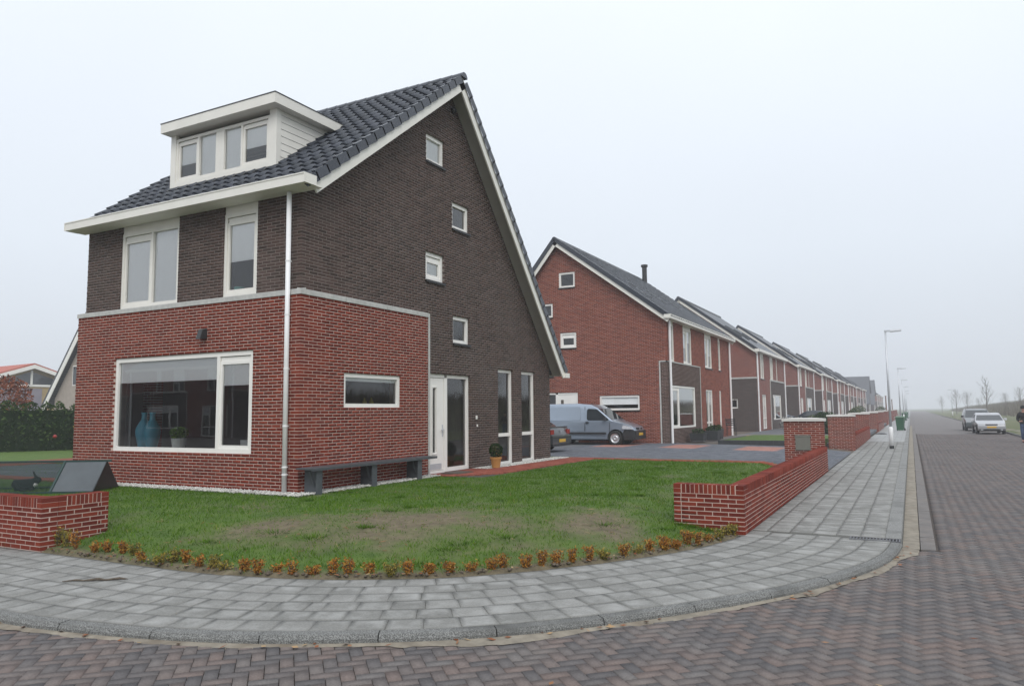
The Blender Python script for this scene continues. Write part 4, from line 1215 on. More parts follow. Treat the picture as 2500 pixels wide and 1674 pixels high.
# paving beside the left end of the house
gm = MB(); gm.box(-13.2, X0, .9, 3.2, -.1, -.004); gm.box(-13.2, X0, .2, .9, -.1, .001)
struct(gm.build('side_terrace', 'drive_paver'), 'grey paved terrace beside the left end of the corner house')
gm = MB(); gm.box(-13.2, X0 - .11, -.25, .2, -.1, .004); gm.box(-15.2, -13.21, -.25, 5.2, -.1, .003)
struct(gm.build('terrace_border', 'path_brick'), 'red brick border round the side terrace')
# verge and bank on the far side of the road
gm = MB()
vx = [15.3, 15.8, 17, 19, 22, 26, 31, 38, 60]; vz = [-.34, -.33, -.36, -.42, -.50, -.1, 2.2, 2.7, 2.6]
vy = np.linspace(-30, 420, 91)
for i in range(len(vx) - 1):
    for j in range(len(vy) - 1):
        def zz(k, y): return vz[k] * (1 if k < 5 else float(np.interp(y, [-30, 40, 180, 320], [1.0, 1.0, .85, .45]))) + (.12 * nz2(vx[k], y, .2, 5) if k > 0 else 0)
        gm.quad((vx[i], vy[j], zz(i, vy[j])), (vx[i + 1], vy[j], zz(i + 1, vy[j])), (vx[i + 1], vy[j + 1], zz(i + 1, vy[j + 1])), (vx[i], vy[j + 1], zz(i, vy[j + 1])))
struct(gm.build('verge', 'verge_mat', smooth=True), 'grassy verge and low bank across the road')
gm = MB()
for i in range(26):
    y0 = 36 + i * 6 + random.uniform(-2, 2); x0 = 15.5 + random.random() * .8; n_ = 14; rx, ry = random.uniform(.25, .7), random.uniform(.8, 2.6)
    c = [(x0 + .3 + math.cos(a) * rx * random.uniform(.7, 1.2), y0 + math.sin(a) * ry * random.uniform(.7, 1.2), -.36) for a in [2 * math.pi * k / n_ for k in range(n_)]]
    gm.add(c + [(x0 + .3, y0, -.305)], [(k, (k + 1) % n_, n_) for k in range(n_)])
tag(gm.build('bare_sand', 'sand_mat'), 'patches of bare sand on the verge beside the opposite kerb', 'sand', kind='stuff')
# reeds and scrub on the bank
n = 26000
x = rng.uniform(24.5, 37, n); y = 30 + 330 * rng.random(n) ** 1.5
zb = np.interp(x, vx, vz) * np.interp(y, [-30, 40, 180, 320], [1.0, 1.0, .85, .45]); hh = rng.uniform(.5, 1.5, n)
a_ = rng.uniform(0, 6.28, n); wd = rng.uniform(.02, .06, n)
ln = rng.normal(0, .25, (n, 2))
V = np.stack([np.column_stack([x - np.cos(a_) * wd, y - np.sin(a_) * wd, zb - .05]), np.column_stack([x + np.cos(a_) * wd, y + np.sin(a_) * wd, zb - .05]), np.column_stack([x + ln[:, 0], y + ln[:, 1], zb + hh])], 1).reshape(-1, 3)
tag(fast_mesh('reeds', V, np.arange(3 * n).reshape(-1, 3), 'reed', rng.random(n) * .96 + .02), 'dry brown reeds covering the bank across the road', 'reeds', kind='stuff')
# ------------------------------------------------------------------ garden walls and gate pillars
def course_wall(name, label, x0, x1, y0, y1, z0, ztop, nmax, mat='red_brick', soldier=True, faces='SENW', cat='wall', group=None, cap=None, ends=(1, 1)):
    """brick wall as a box: real bricks on the faces, a soldier course on top"""
    t = thing(name, label, cat, ((x0 + x1) / 2, (y0 + y1) / 2, z0), group=group)
    t.location = (0, 0, 0)
    zc = ztop - (.13 if soldier else 0)
    gm = MB(); gm.box(x0 + .002, x1 - .002, y0 + .002, y1 - .002, z0, ztop - .005)
    core = gm.build('mortar_core', 'red_mortar', t)
    rows = int(round((zc - z0) / .06))
    zb = zc - rows * .06
    it = []
    PLS = {'S': (Plane((x0, y0, 0), (1, 0, 0), (0, -1, 0)), x1 - x0, 0), 'N': (Plane((x0, y1, 0), (1, 0, 0), (0, 1, 0)), x1 - x0, 0),
           'E': (Plane((x1, y0, 0), (0, 1, 0), (1, 0, 0)), y1 - y0, 1), 'W': (Plane((x0, y0, 0), (0, 1, 0), (-1, 0, 0)), y1 - y0, 1)}
    for f in faces:
        pl, ln, par = PLS[f]
        it += brick_items(pl, zb, rows, lambda z: (0, ln), (), (lambda j: (0, 0) if (j + par) % 2 == 0 else (.108 * (ends[0] if par else 1), .108 * (ends[1] if par else 1))), phase=par, bd=.098, off=(ln + .012) % .22 if f in 'SN' else 0.0)
    if soldier:
        ax = 0 if x1 - x0 > y1 - y0 else 1
        Ltot = ((x1 - x0) if ax == 0 else (y1 - y0)) - .23; n_ = int(round(Ltot / .0605)); st = Ltot / n_
        for i in range(n_):
            w_ = random.uniform(-.002, .002)
            if ax == 0: it.append((Vector((x0 + .115 + i * st + .005, y0 - .001 + w_, zc + .004)), Vector((0, y1 - y0 + .002, 0)), Vector((st - .010, 0, 0)), Vector((0, 0, .124 + w_))))
            else: it.append((Vector((x0 - .001 + w_, y0 + .115 + i * st + .005, zc + .004)), Vector((x1 - x0 + .002, 0, 0)), Vector((0, st - .010, 0)), Vector((0, 0, .124 + w_))))
        for e_ in (0, Ltot + .125):
            for z_ in (.004, .0685):
                if ax == 0: it.append((Vector((x0 + e_, y0 - .001, zc + z_)), Vector((0, y1 - y0 + .002, 0)), Vector((.105, 0, 0)), Vector((0, 0, .0595))))
                else: it.append((Vector((x0 - .001, y0 + e_, zc + z_)), Vector((x1 - x0 + .002, 0, 0)), Vector((0, .105, 0)), Vector((0, 0, .0595))))
    blocks(it, mat, core, 'brick', 'brickwork', nmax)
    if cap:
        gm = MB(); a = .045; h0, h1 = ztop, ztop + .075
        gm.add([(x0 - a, y0 - a, h0), (x1 + a, y0 - a, h0), (x1 + a, y1 + a, h0), (x0 - a, y1 + a, h0), (x0 - a, y0 - a, h1), (x1 + a, y0 - a, h1), (x1 + a, y1 + a, h1), (x0 - a, y1 + a, h1)],
               [MB.BF[0], MB.BF[2], MB.BF[3], MB.BF[4], MB.BF[5]])
        gm.add([(x0 - a, y0 - a, h1), (x1 + a, y0 - a, h1), (x1 + a, y1 + a, h1), (x0 - a, y1 + a, h1), ((x0 + x1) / 2 - .3, (y0 + y1) / 2, h1 + .02), ((x0 + x1) / 2 + .3, (y0 + y1) / 2, h1 + .02)],
               ((0, 1, 5, 4), (1, 2, 5), (2, 3, 4, 5), (3, 0, 4)))
        gm.build('cap', 'pillar_cap', t)
    return t
WT = .335
gwall = course_wall('garden_wall', 'low red brick wall along the pavement ending in the nearest capped pillar', 7.265, 7.48, .979, 12.42, -.45, WT, 300, faces='EW', ends=(0, 0))
# return of the wall, part of the same thing
ret = course_wall('return', None, 6.50, 7.48, .76, .975, -.45, WT, 90, faces='SENW')
for ch in list(ret.children): ch.parent = gwall; ch.name = 'return_' + ch.name.split('.')[0]
bpy.data.objects.remove(ret)
lw = course_wall('garden_wall', 'low red brick wall beside the rabbit run at the left edge', -7.5, -.35, -4.18, -3.965, -.45, WT, 220, faces='SEN')
ret = course_wall('return', None, -.565, -.35, -3.962, -3.27, -.45, WT, 80, faces='ENW', ends=(0, 1))
for ch in list(ret.children): ch.parent = lw; ch.name = 'return_' + ch.name.split('.')[0]
bpy.data.objects.remove(ret)
PH = 1.035
pil = [course_wall('gate_pillar', 'nearest tall brick gate pillar with a grey meter box set in it', 6.36, 7.41, 12.43, 12.66, -.45, PH, 230, soldier=False, cap=True, faces='SEWN', cat='pillar', group='capped gate pillars along the pavement')]
mbx = MB(); mbx.box(6.66, 7.05, 12.405, 12.43, .25, .65); mbx.box(6.645, 7.065, 12.395, 12.43, .61, .655); mbx.box(6.645, 7.065, 12.398, 12.43, .235, .265); mbx.box(6.735, 6.747, 12.395, 12.41, .44, .46)
mbx.build('meter_box', 'meter_box', pil[0])
ordn = ['second', 'third', 'fourth', 'fifth', 'sixth', 'seventh', 'eighth', 'ninth', 'tenth', 'eleventh']
py = [25.0, 37.55, 50.0, 62.5, 75.2, 87.7, 100.3, 112.8, 125.4, 138.0]
for i, y in enumerate(py):
    lab = ordn[i] + ' capped brick gate pillar along the pavement counted from the corner'
    if i < 3:
        pil.append(course_wall('gate_pillar', lab, 6.36, 7.41, y, y + .23, -.45, PH, (160, 60, 0)[i], soldier=False, cap=True, faces='SEWN', cat='pillar', group='capped gate pillars along the pavement'))
    else:
        t = thing('gate_pillar', lab, 'pillar', (6.36, y, -.45), group='capped gate pillars along the pavement')
        gm = MB(); gm.box(0, 1.05, 0, .23, 0, PH + .45); gm.build('shaft', 'far_red_X', t)
        gm = MB(); gm.box(-.045, 1.095, -.045, .275, PH + .45, PH + .53); gm.build('cap', 'pillar_cap', t)
for k, (ya, yb) in enumerate(((25.24, 37.54), (50.24, 62.49), (75.44, 87.69), (100.5, 112.7), (125.6, 138))):
    lab = 'low red brick wall between the %s and %s gate pillars' % (ordn[2 * k], ordn[2 * k + 1])
    if k == 0: course_wall('garden_wall', lab, 7.225, 7.435, ya, yb, -.45, WT, 60, faces='ESNW', group='low walls between gate pillars')
    else:
        t = thing('garden_wall', lab, 'wall', (7.225, ya, -.45), group='low walls between gate pillars')
        gm = MB(); gm.box(0, .21, 0, yb - ya, 0, WT + .45 - .12); gm.build('brick_base', 'far_red_Y', t)
        gm = MB(); gm.box(-.003, .213, 0, yb - ya, WT + .45 - .12, WT + .45); gm.build('coping', 'red_brick_row', t)
# ------------------------------------------------------------------ houses along the street
RL, RB_, RTZ, REZ, RBB, RBZ = 12.9, 5.22, 9.58, 5.46, 10.8, 2.75     # length, ridge depth, ridge z, eave z, rear eave depth and z
RGR = 'semi-detached brick houses in a row along the street'
def rowhouse(label, loc, real):
    """semi-detached house: facade towards +x, near gable towards -y; origin at the near street-side corner"""
    t = thing('row_house', label, 'house', loc, group=RGR)
    FA = Plane((0, 0, 0), (0, 1, 0), (1, 0, 0)); GA = Plane((0, 0, 0), (-1, 0, 0), (0, -1, 0))
    sf = (RTZ - REZ) / (RB_ + .3); sb = (RTZ - RBZ) / (RBB - RB_)
    def ft(b): return REZ + (b + .3) * sf - .16
    def bt(b): return RTZ - (b - RB_) * sb - .19
    if real:
        up = [(.60, 1.20), (2.75, 4.30), (6.93, 8.48), (10.0, 10.6)]; low = [(6.90, 8.38), (9.95, 10.45)]; bigw = (.73, 4.67); pan = (0, 5.75)
        gwin = [(4.33, 5.15, 7.26, 7.98, 0), (5.50, 6.30, 5.88, 6.54, 0), (4.31, 5.13, 4.38, 5.10, 1), (5.50, 6.30, 3.06, 3.72, 0), (1.30, 3.20, 1.44, 2.10, 2)]
        gdoor = (4.28, 6.2, -.06, 2.28)
    else:
        up = [(.30, .72), (1.75, 3.3), (5.9, 7.4), (8.9, 9.5)]; low = [(.5, 1.0), (2.1, 3.7)]; bigw = (6.6, 10.6); pan = (5.6, RL)
        gwin = [(4.33, 5.15, 7.26, 7.98, 0), (1.30, 1.86, 1.5, 2.16, 0)]; gdoor = None
    UZ = (3.60, 5.28); LZ = (-.06, 2.46); BZ_ = (.60, 2.52)
    fh = [(a, b, UZ[0], 5.52) for a, b in up] + [(a, b, LZ[0], LZ[1]) for a, b in low] + [(*bigw, *BZ_)]
    gh = [g[:4] for g in gwin] + ([gdoor] if gdoor else [])
    mr = ['row_mortar', 'row_mortar'] if real else ['far_red_Y', 'far_red_X']
    gp = [(.29, -.3), (RBB - .3, -.3), (RBB - .3, bt(RBB - .3)), (RB_, ft(RB_) - .02), (.29, ft(.29))]
    gp_hi = [(.29, 3.54), (RBB - .3, 3.54), (RBB - .3, bt(RBB - .3)) if bt(RBB - .3) > 3.6 else (RBB - .9, 3.55), (RB_, ft(RB_) - .02), (.29, ft(.29))]
    mb = MB()
    d_ = -.004 if real else 0.0
    fo = [(.006, -.3), (RL, -.3), (RL, 5.52), (.006, 5.52)]
    cut = lambda h: [(max(a - .003, fo[0][0] + .01), b + .003, max(c - .003, -.2), min(e - (.01 if e > 5.4 else -.003), 5.515)) for a, b, c, e in h]
    solid_wall(mb, FA, fo, cut(fh), d_, -.28, 0)
    solid_wall(mb, GA, gp, [(a - .003, b + .003, max(c - .003, -.2), e + .003) for a, b, c, e in gh], d_, -.28, 1)
    mb.pbox(GA, .006, .29, -.3, ft(.1), -.279, d_, m=1)
    # far gable, rear
    solid_wall(mb, Plane((0, RL, 0), (-1, 0, 0), (0, 1, 0)), gp, [], 0, -.25, 1)
    mb.box(-RBB + .3, -RBB + .5, 0, RL, -.3, 2.7, m=0)
    wl = mb.build('wall', mr, t)
    if real:
        it = brick_items(FA, -.18, 95, lambda z: (pan[1] + .06, RL) if z < 3.60 else (0, RL), fh, lambda j: (0, 0) if j % 2 == 0 else (.11, 0), phase=0)
        def gs(z):
            a = .0 if z < ft(.0) else -.3 + (z + .16 - REZ) / sf
            b = RBB - .3 if z < bt(RBB - .3) else RB_ + (RTZ - .19 - z) / sb
            if z < 3.60: a = .37
            return (a, b) if b - a > .05 else None
        it += brick_items(GA, -.18, 164, gs, gh, lambda j: (.11, 0) if j % 2 == 0 and j > 62 else (0, 0), phase=1)
        blocks(it, 'red_brick_row', wl, 'brick', 'brickwork', 0)
        it = brick_items(FA, -.18, 62, lambda z: (.0, pan[1]), fh, lambda j: (0, 0) if j % 2 == 0 else (.11, 0), phase=0)
        it += brick_items(GA, -.18, 62, lambda z: (0, .30), [], lambda j: (.11, 0) if j % 2 == 0 else (0, 0), phase=1)
        blocks(it, 'dark_brick', wl, 'brick', 'dark_brickwork', 0)
        m2 = MB(); m2.pbox(FA, -.02, pan[1] + .06, 3.545, 3.60, -.05, .02); m2.pbox(FA, pan[1] + .003, pan[1] + .06, -.1, 3.54, -.05, .02); m2.pbox(GA, .303, .365, -.1, 3.60, -.05, .022); m2.pbox(GA, -.02, .30, 3.545, 3.60, -.05, .02)
        m2.build('concrete_band', 'concrete_band_mat', t)
    else:
        m2 = MB(); pz = .03
        fh2 = [h for h in fh if h[0] >= pan[0] and h[2] < 3]
        solid_wall(m2, FA, [(pan[0], -.2), (pan[1] + .02, -.2), (pan[1] + .02, 3.54), (pan[0], 3.54)], [(a, b, c, e) for a, b, c, e in fh2], pz, -.02, 0)
        m2.build('dark_panel', 'far_dark_Y', t); m2 = MB()
        solid_wall(m2, GA, [(-pz, -.2), (RBB - 1.2, -.2), (RBB - 1.2, 3.54), (-pz, 3.54)], [h for h in gh if h[3] < 3.5], pz, -.02, 0)
        m2.build('dark_panel', 'far_dark_X', t)
        m2 = MB(); m2.pbox(FA, pan[0] - .06, pan[1] + .04, 3.545, 3.66, -.01, .06); m2.pbox(FA, pan[0] - .06, pan[0] - .003, -.1, 3.54, -.01, .06); m2.pbox(GA, -.06, RBB - 1.2, 3.545, 3.66, -.01, .062)
        m2.build('concrete_band', 'concrete_band_mat', t)
    for i, (a, b) in enumerate(up):
        dv = [dict(a=0, b=.5, kind='sash', blind=.5), dict(a=.5, b=1, blind=(.9, .35, .6, .5)[i])] if b - a > 1 else [dict(a=0, b=1, blind=.4)]
        window(FA, a, b, UZ[0], UZ[1], t, dv, rec=.03, fw=.075, mat='cream_paint', panel=5.50, sill=not (real and a < 5))
    for i, (a, b) in enumerate(low):
        dv = [dict(a=0, b=.5, tr=[.75]), dict(a=.5, b=1, tr=[.75], blind=.3)] if b - a > 1 else [dict(a=0, b=1, tr=[.75])]
        window(FA, a, b, 0, LZ[1], t, dv, rec=.03, fw=.075, name='tall_window')
    window(FA, *bigw, *BZ_, t, [dict(a=0, b=.27, kind='sash', blind=.25), dict(a=.27, b=1, blind=.3)], rec=.01 if real else -.01, fw=.08)
    for (a, b, c, d, k) in gwin:
        window(GA, a, b, c, d, t, [dict(a=0, b=1, kind='sash' if k == 1 else 'fixed', blind=.62 if k == 2 else 0, vent=.12)], rec=.03, fw=.085, sill=real)
    if gdoor:
        mb = MB(); a, b, z1 = gdoor[0], gdoor[1], gdoor[3]
        for q in ((a, a + .08, 0, z1), (b - .08, b, 0, z1), (a + 1.02, a + 1.14, 0, z1 - .08)): mb.pbox(GA, *q, -.12, -.03)
        for q in ((a + .08, a + 1.02, z1 - .08, z1), (a + 1.14, b - .08, z1 - .08, z1)): mb.pbox(GA, *q, -.12, -.031)
        dr = mb.build('side_door', 'white_paint', t)
        m2 = MB(); m2.pbox(GA, a + .08, a + 1.02, .0, z1 - .08, -.11, -.05); m2.build('leaf', 'white_paint', dr)
        m2 = MB(); m2.pbox(GA, a + .74, a + .88, 1.5, 1.95, -.06, -.045); m2.build('pane', 'interior_dark', dr)
        m2 = MB(); m2.quad(GA(a + 1.14, 0, -.08), GA(b - .08, 0, -.08), GA(b - .08, z1 - .08, -.08), GA(a + 1.14, z1 - .08, -.08)); m2.build('pane', 'window_glass', dr)
    # floors inside so that the rooms stay dark
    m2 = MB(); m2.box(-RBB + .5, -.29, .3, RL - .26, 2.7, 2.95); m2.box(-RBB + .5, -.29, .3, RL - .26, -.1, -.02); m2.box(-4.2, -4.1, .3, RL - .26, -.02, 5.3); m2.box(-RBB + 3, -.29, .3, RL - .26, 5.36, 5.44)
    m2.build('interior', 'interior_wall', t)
    # roof
    dk = MB(); y0, y1 = -.26, RL + .26
    for (ba, za) in ((-.30, REZ), (RBB, RBZ)):
        n_ = Vector((-(za - RTZ), 0, -(ba - RB_))) if ba < RB_ else Vector((za - RTZ, 0, ba - RB_))
        n_ = Vector((RTZ - za, 0, (RB_ - ba))).normalized() if ba < RB_ else Vector((-(RTZ - za), 0, (ba - RB_))).normalized()
        p = [Vector((-ba, y0, za)), Vector((-ba, y1, za)), Vector((-RB_, y1, RTZ)), Vector((-RB_, y0, RTZ))]
        dk.add(p + [q - n_ * .09 for q in p], MB.BF)
    rf = dk.build('roof', 'roof_far', t)
    th = math.atan(sf); vd = Vector((-math.cos(th), 0, math.sin(th))); nn = Vector((math.sin(th), 0, math.cos(th)))
    if real:
        tile_roof(rf, Vector((.30, y0 + .05, REZ)) + nn * .01, Vector((0, 1, 0)), vd, nn, 44, 19, None, 0)
    thb = math.atan(sb); vb = Vector((math.cos(thb), 0, math.sin(thb))); nb = Vector((-math.sin(thb), 0, math.cos(thb)))
    for (e0, v_, n_, ln) in ((Vector((.30, 0, REZ)), vd, nn, 5.52 / math.cos(th)), (Vector((-RBB, 0, RBZ)), vb, nb, (RBB - RB_) / math.cos(thb))):
        for (M_, s0, s1, h0, h1) in (('barge_board', -.30, -.262, -.25, -.01), ('soffit', -.26, .0, -.125, -.105), ('verge_edge', -.345, -.22, -.09, .10), ('barge_board', RL + .262, RL + .30, -.25, -.01)):
            nm = M_; M_ = MB()
            q = lambda s, a, h: e0 + Vector((0, s, 0)) + v_ * a + n_ * h
            M_.add([q(s0, 0, h0), q(s1, 0, h0), q(s1, ln, h0), q(s0, ln, h0), q(s0, 0, h1), q(s1, 0, h1), q(s1, ln, h1), q(s0, ln, h1)], MB.BF, .4)
            M_.build(nm, {'barge_board': 'cream_paint', 'soffit': 'soffit_paint', 'verge_edge': 'roof_tile_mat'}[nm], rf if nm == 'verge_edge' else t)
    m2 = MB(); m2.tube([(-RB_, -.34, RTZ), (-RB_, RL + .3, RTZ)], .115, 10, r=.4); m2.build('ridge', 'roof_tile_mat', rf)
    m2 = MB(); m2.box(.30, .33, -.36, RL + .3, 5.42, 5.60); m2.box(-.02, .30, -.36, RL + .3, 5.40, 5.44); m2.box(.02, .30, -.36, -.33, 5.42, 5.6); m2.build('gutter', 'cream_paint', t)
    for a in ((.22, RL - .35) if real else (.15, RL - .2)):
        m2 = MB(); m2.tube([(.09, a, -.25), (.09, a, 5.42)], .055, 8); m2.build('downpipe', 'pipe_plastic', t)
    # roof lights and flue
    for a in (1.75, 4.6, 7.4, 11.2) if real else (2.2, 5.2, 8.4):
        e0 = Vector((.30, a, REZ)); q = lambda s, u_, h: e0 + Vector((0, s, 0)) + vd * u_ + nn * h
        m2 = MB()
        for (s0, s1, u0, u1, h1) in ((0, .8, 2.2, 2.28, .11), (0, .8, 3.42, 3.5, .11), (0, .07, 2.28, 3.42, .11), (.73, .8, 2.28, 3.42, .11)):
            m2.add([q(s0, u0, 0), q(s1, u0, 0), q(s1, u1, 0), q(s0, u1, 0), q(s0, u0, h1), q(s1, u0, h1), q(s1, u1, h1), q(s0, u1, h1)], MB.BF)
        sk = m2.build('roof_window', 'grey_steel', rf)
        m2 = MB(); m2.quad(q(.07, 2.28, .095), q(.73, 2.28, .095), q(.73, 3.42, .095), q(.07, 3.42, .095)); m2.build('pane', 'car_window', sk)
    if real:
        m2 = MB(); m2.tube([(-4.9, 12.4, 9.3), (-4.9, 12.4, 10.35)], .15, 10); m2.tube([(-4.9, 12.4, 10.35), (-4.9, 12.4, 10.48)], .21, 10); m2.build('flue', 'sill_dark', t)
    return t
def gl_(name, col, rough):
    m, t, p = newmat(name); p.inputs['Base Color'].default_value = (*col, 1); p.inputs['Roughness'].default_value = rough; p.inputs['Specular IOR Level'].default_value = .8
    c = ramp_(t, nz(t, 2), [(.3, col), (.7, tuple(x * 1.3 for x in col))]); L(t, c, p.inputs['Base Color'])
gl_('car_window', (.025, .030, .034), .04)
rowhouse('red brick semi-detached house behind the parked silver-blue van', (.22, 22.05, -.03), True)
hb = rowhouse('brick house with dark lower gable, next after the one behind the van', (.22, 43.5, -.03), False)
ROWY = [43.5, 64.9, 86.2, 107.5, 128.8, 150.1, 171.4]
for i, y in enumerate(ROWY[1:]):
    c = dup(hb); c.location.y = y; c['label'] = '%s house of the street row counted from the corner house, partly lost in haze' % nth(i + 4)
    c['label'] = 'dark-panelled brick house, %s in the street row counting from the corner' % nth(i + 4)
# two houses standing crosswise further on: their long roofs face the camera
for k, (y, lab) in enumerate(((196, 'nearer of two hazy houses turned crosswise with a tall grey roof slope'), (226, 'farther of two hazy houses turned crosswise with a tall grey roof slope'))):
    t = thing('crosswise_house', lab, 'house', (.3, y, -.05), group='houses turned crosswise at the end of the row')
    m2 = MB(); m2.box(-9, 0, 0, 10.6, -.3, 2.6); gp = [(0, 2.6), (10.6, 2.6), (10.6, 5.4), (5.4, 9.3), (0, 2.7)]
    solid_wall(m2, Plane((0, 0, 0), (0, 1, 0), (1, 0, 0)), gp, [], 0, -9); m2.build('wall', 'far_dark_Y', t)
    m2 = MB(); m2.add([(.3, -.3, 2.5), (-9.3, -.3, 2.5), (-9.3, 5.4, 9.6), (.3, 5.4, 9.6), (.3, 10.9, 5.4), (-9.3, 10.9, 5.4), (.3, -.3, 2.35), (-9.3, -.3, 2.35), (-9.3, 5.4, 9.4), (.3, 5.4, 9.4), (.3, 10.9, 5.2), (-9.3, 10.9, 5.2)],
                      ((0, 1, 2, 3), (3, 2, 5, 4), (6, 9, 8, 7), (9, 10, 11, 8), (0, 3, 9, 6), (3, 4, 10, 9), (0, 6, 7, 1), (4, 5, 11, 10), (1, 7, 8, 2), (2, 8, 11, 5))); m2.build('roof', 'roof_far', t)
    for (a, b, c, d) in ((4, 4.8, 6.2, 6.9), (4, 4.8, 4, 4.7), (7, 8, .2, 2.4), (1.5, 2.5, .2, 2.4)):
        m2 = MB(); m2.box(.0, .05, a, b, c, d); wn = m2.build('window', 'white_paint', t); m2 = MB(); m2.box(.05, .06, a + .08, b - .08, c + .08, d - .08); m2.build('pane', 'car_window', wn)
for i in range(3):
    c = dup(hb); c.location.y = 252 + i * 21.3; c['label'] = '%s of the far houses fading into haze beyond the crosswise houses' % nth(i + 1)
# houses on the other side of the side street (behind the photographer, seen in the window panes)
for i, x in enumerate((-58, -37)):
    c = dup(hb); c.location = (x, -31, -.3); c.rotation_euler = (0, 0, math.pi / 2)
    c['label'] = '%s house across the side street, seen only in window reflections' % ('first', 'second')[i]
    c['group'] = 'houses reflected in the windows'
# ------------------------------------------------------------------ cars
def evaluated(o, name):
    dg = bpy.context.evaluated_depsgraph_get(); dg.update()
    me = bpy.data.meshes.new_from_object(o.evaluated_get(dg)); me.name = name
    return me
def car(name, label, cat, loc, rz, sp):
    t = thing(name, label, cat, loc, rz)
    P_, i0, i1 = sp['out'], sp['belt'][0], sp['belt'][1]
    bz = sp['bz']; hw, k = sp['hw'], sp.get('tumble', .22)
    xm, xn = max(p[0] for p in P_), min(p[0] for p in P_)
    def yh(x, z):
        y = hw if z <= bz else hw - (z - bz) * k
        if z < .35: y -= (.35 - z) * .25
        f = max(0, (x - (xm - .75)) / .75); r = max(0, ((xn + .5) - x) / .5)
        return y * (1 - sp.get('nose', .10) * f * f - sp.get('tail', .05) * r * r)
    n = len(P_); gm = MB()
    gm.v = [(x, -yh(x, z), z) for x, z in P_] + [(x, yh(x, z), z) for x, z in P_]
    F = [(i, (i + 1) % n, n + (i + 1) % n, n + i) for i in range(n)]
    for poly in (list(range(0, i0 + 1)) + list(range(i1, n)), list(range(i0, i1 + 1))):
        tr = geometry.tessellate_polygon([[Vector((P_[q][0], P_[q][1], 0)) for q in poly]])
        for a in tr:
            F.append(tuple(poly[q] for q in a)); F.append(tuple(n + poly[q] for q in reversed(a)))
    gm.f = F; gm.r = [0] * len(F); gm.m = [0] * len(F)
    b0 = gm.build('tmp_body', sp['paint'])
    bm = bmesh.new(); bm.from_mesh(b0.data); bmesh.ops.recalc_face_normals(bm, faces=bm.faces); bm.to_mesh(b0.data); bm.free()
    bv = b0.modifiers.new('b', 'BEVEL'); bv.width = sp.get('bevel', .05); bv.segments = 3; bv.limit_method = 'ANGLE'; bv.angle_limit = math.radians(28)
    cm = MB(); r = sp['wr']
    for wx in sp['wheels']:
        cm.lathe([(0, -1.2), (r + .055, -1.2), (r + .055, 1.2), (0, 1.2)], 28, (wx, 0, r), ax=(Vector((1, 0, 0)), Vector((0, 0, 1)), Vector((0, 1, 0))))
    cut = cm.build('tmp_cut', 'car_black')
    bm = bmesh.new(); bm.from_mesh(cut.data); bmesh.ops.remove_doubles(bm, verts=bm.verts, dist=1e-5); bmesh.ops.recalc_face_normals(bm, faces=bm.faces); bm.to_mesh(cut.data); bm.free()
    bo = b0.modifiers.new('c', 'BOOLEAN'); bo.operation = 'DIFFERENCE'; bo.object = cut; bo.solver = 'EXACT'
    me = evaluated(b0, 'body')
    if len(me.polygons) < 20: me = b0.data.copy()
    bpy.data.objects.remove(b0); bpy.data.objects.remove(cut)
    body = link('body', me, t)
    # smooth shading with sharp angle
    me.polygons.foreach_set('use_smooth', [True] * len(me.polygons))
    try: me.set_sharp_from_angle(angle=math.radians(32))
    except Exception: pass
    gm = MB(); w_ = hw - .22
    gm.box(xn + .25, xm - .25, -w_, w_, .20, .60); gm.build('underbody', 'car_black', t)
    for wx in sp['wheels']:
        for sgn in (-1, 1):
            ax = (Vector((1, 0, 0)), Vector((0, 0, 1)), Vector((0, sgn, 0)))
            c = (wx, sgn * (hw - .20), r); g = MB()
            g.lathe([(r * .62, 0), (r * .93, 0), (r, .03), (r, .15), (r * .94, .185), (r * .64, .19), (r * .62, .16)], 24, c, ax=ax)
            wh = g.build('wheel', 'tyre', t, smooth=True)
            g = MB(); g.lathe([(r * .64, .185), (r * .58, .17), (r * .50, .13), (r * .34, .145), (r * .30, .165), (r * .14, .17), (r * .12, .15), (0, .15)], 24, c, ax=ax); g.build('rim', 'rim_silver', wh, smooth=True)
            g = MB(); g.lathe([(r * .63, .08), (0, .08)], 16, c, ax=ax); g.build('brake', 'car_black', wh)
    def side(name_, poly, mat, off=.006, sgns=(-1, 1), th=.0):
        for sg in sgns:
            g = MB(); m = len(poly)
            g.add([(x, sg * (yh(x, z) + off), z) for x, z in poly] + [(x, sg * (yh(x, z) - .02), z) for x, z in poly],
                  [tuple(range(m)), tuple(reversed(range(m, 2 * m)))] + [(i, (i + 1) % m, m + (i + 1) % m, m + i) for i in range(m)])
            g.build(name_, mat, t)
    def across(name_, a, b, ia, ib, mat, off=.008):
        (x0, z0), (x1, z1) = a, b; d = Vector((x1 - x0, 0, z1 - z0)); nn = Vector((d.z, 0, -d.x)).normalized()
        if nn.x * (1 if x0 > 0 else -1) < 0: nn = -nn
        o = nn * off; g = MB(); y0, y1 = yh(x0, z0) - ia, yh(x1, z1) - ib
        top = [Vector((x0, -y0, z0)) + o, Vector((x0, y0, z0)) + o, Vector((x1, y1, z1)) + o, Vector((x1, -y1, z1)) + o]
        g.add(top + [p - nn * (off + .02) for p in top], MB.BF); return g.build(name_, mat, t)
    for w_ in sp['side']: side('side_window', w_, 'car_window')
    across('windscreen', *sp['ws'], .07, .06, 'car_window')
    across('rear_window', *sp['rw'], .10, .10, 'car_window')
    for nm, pts, mat, off in sp.get('strips', ()): side(nm, pts, mat, off)
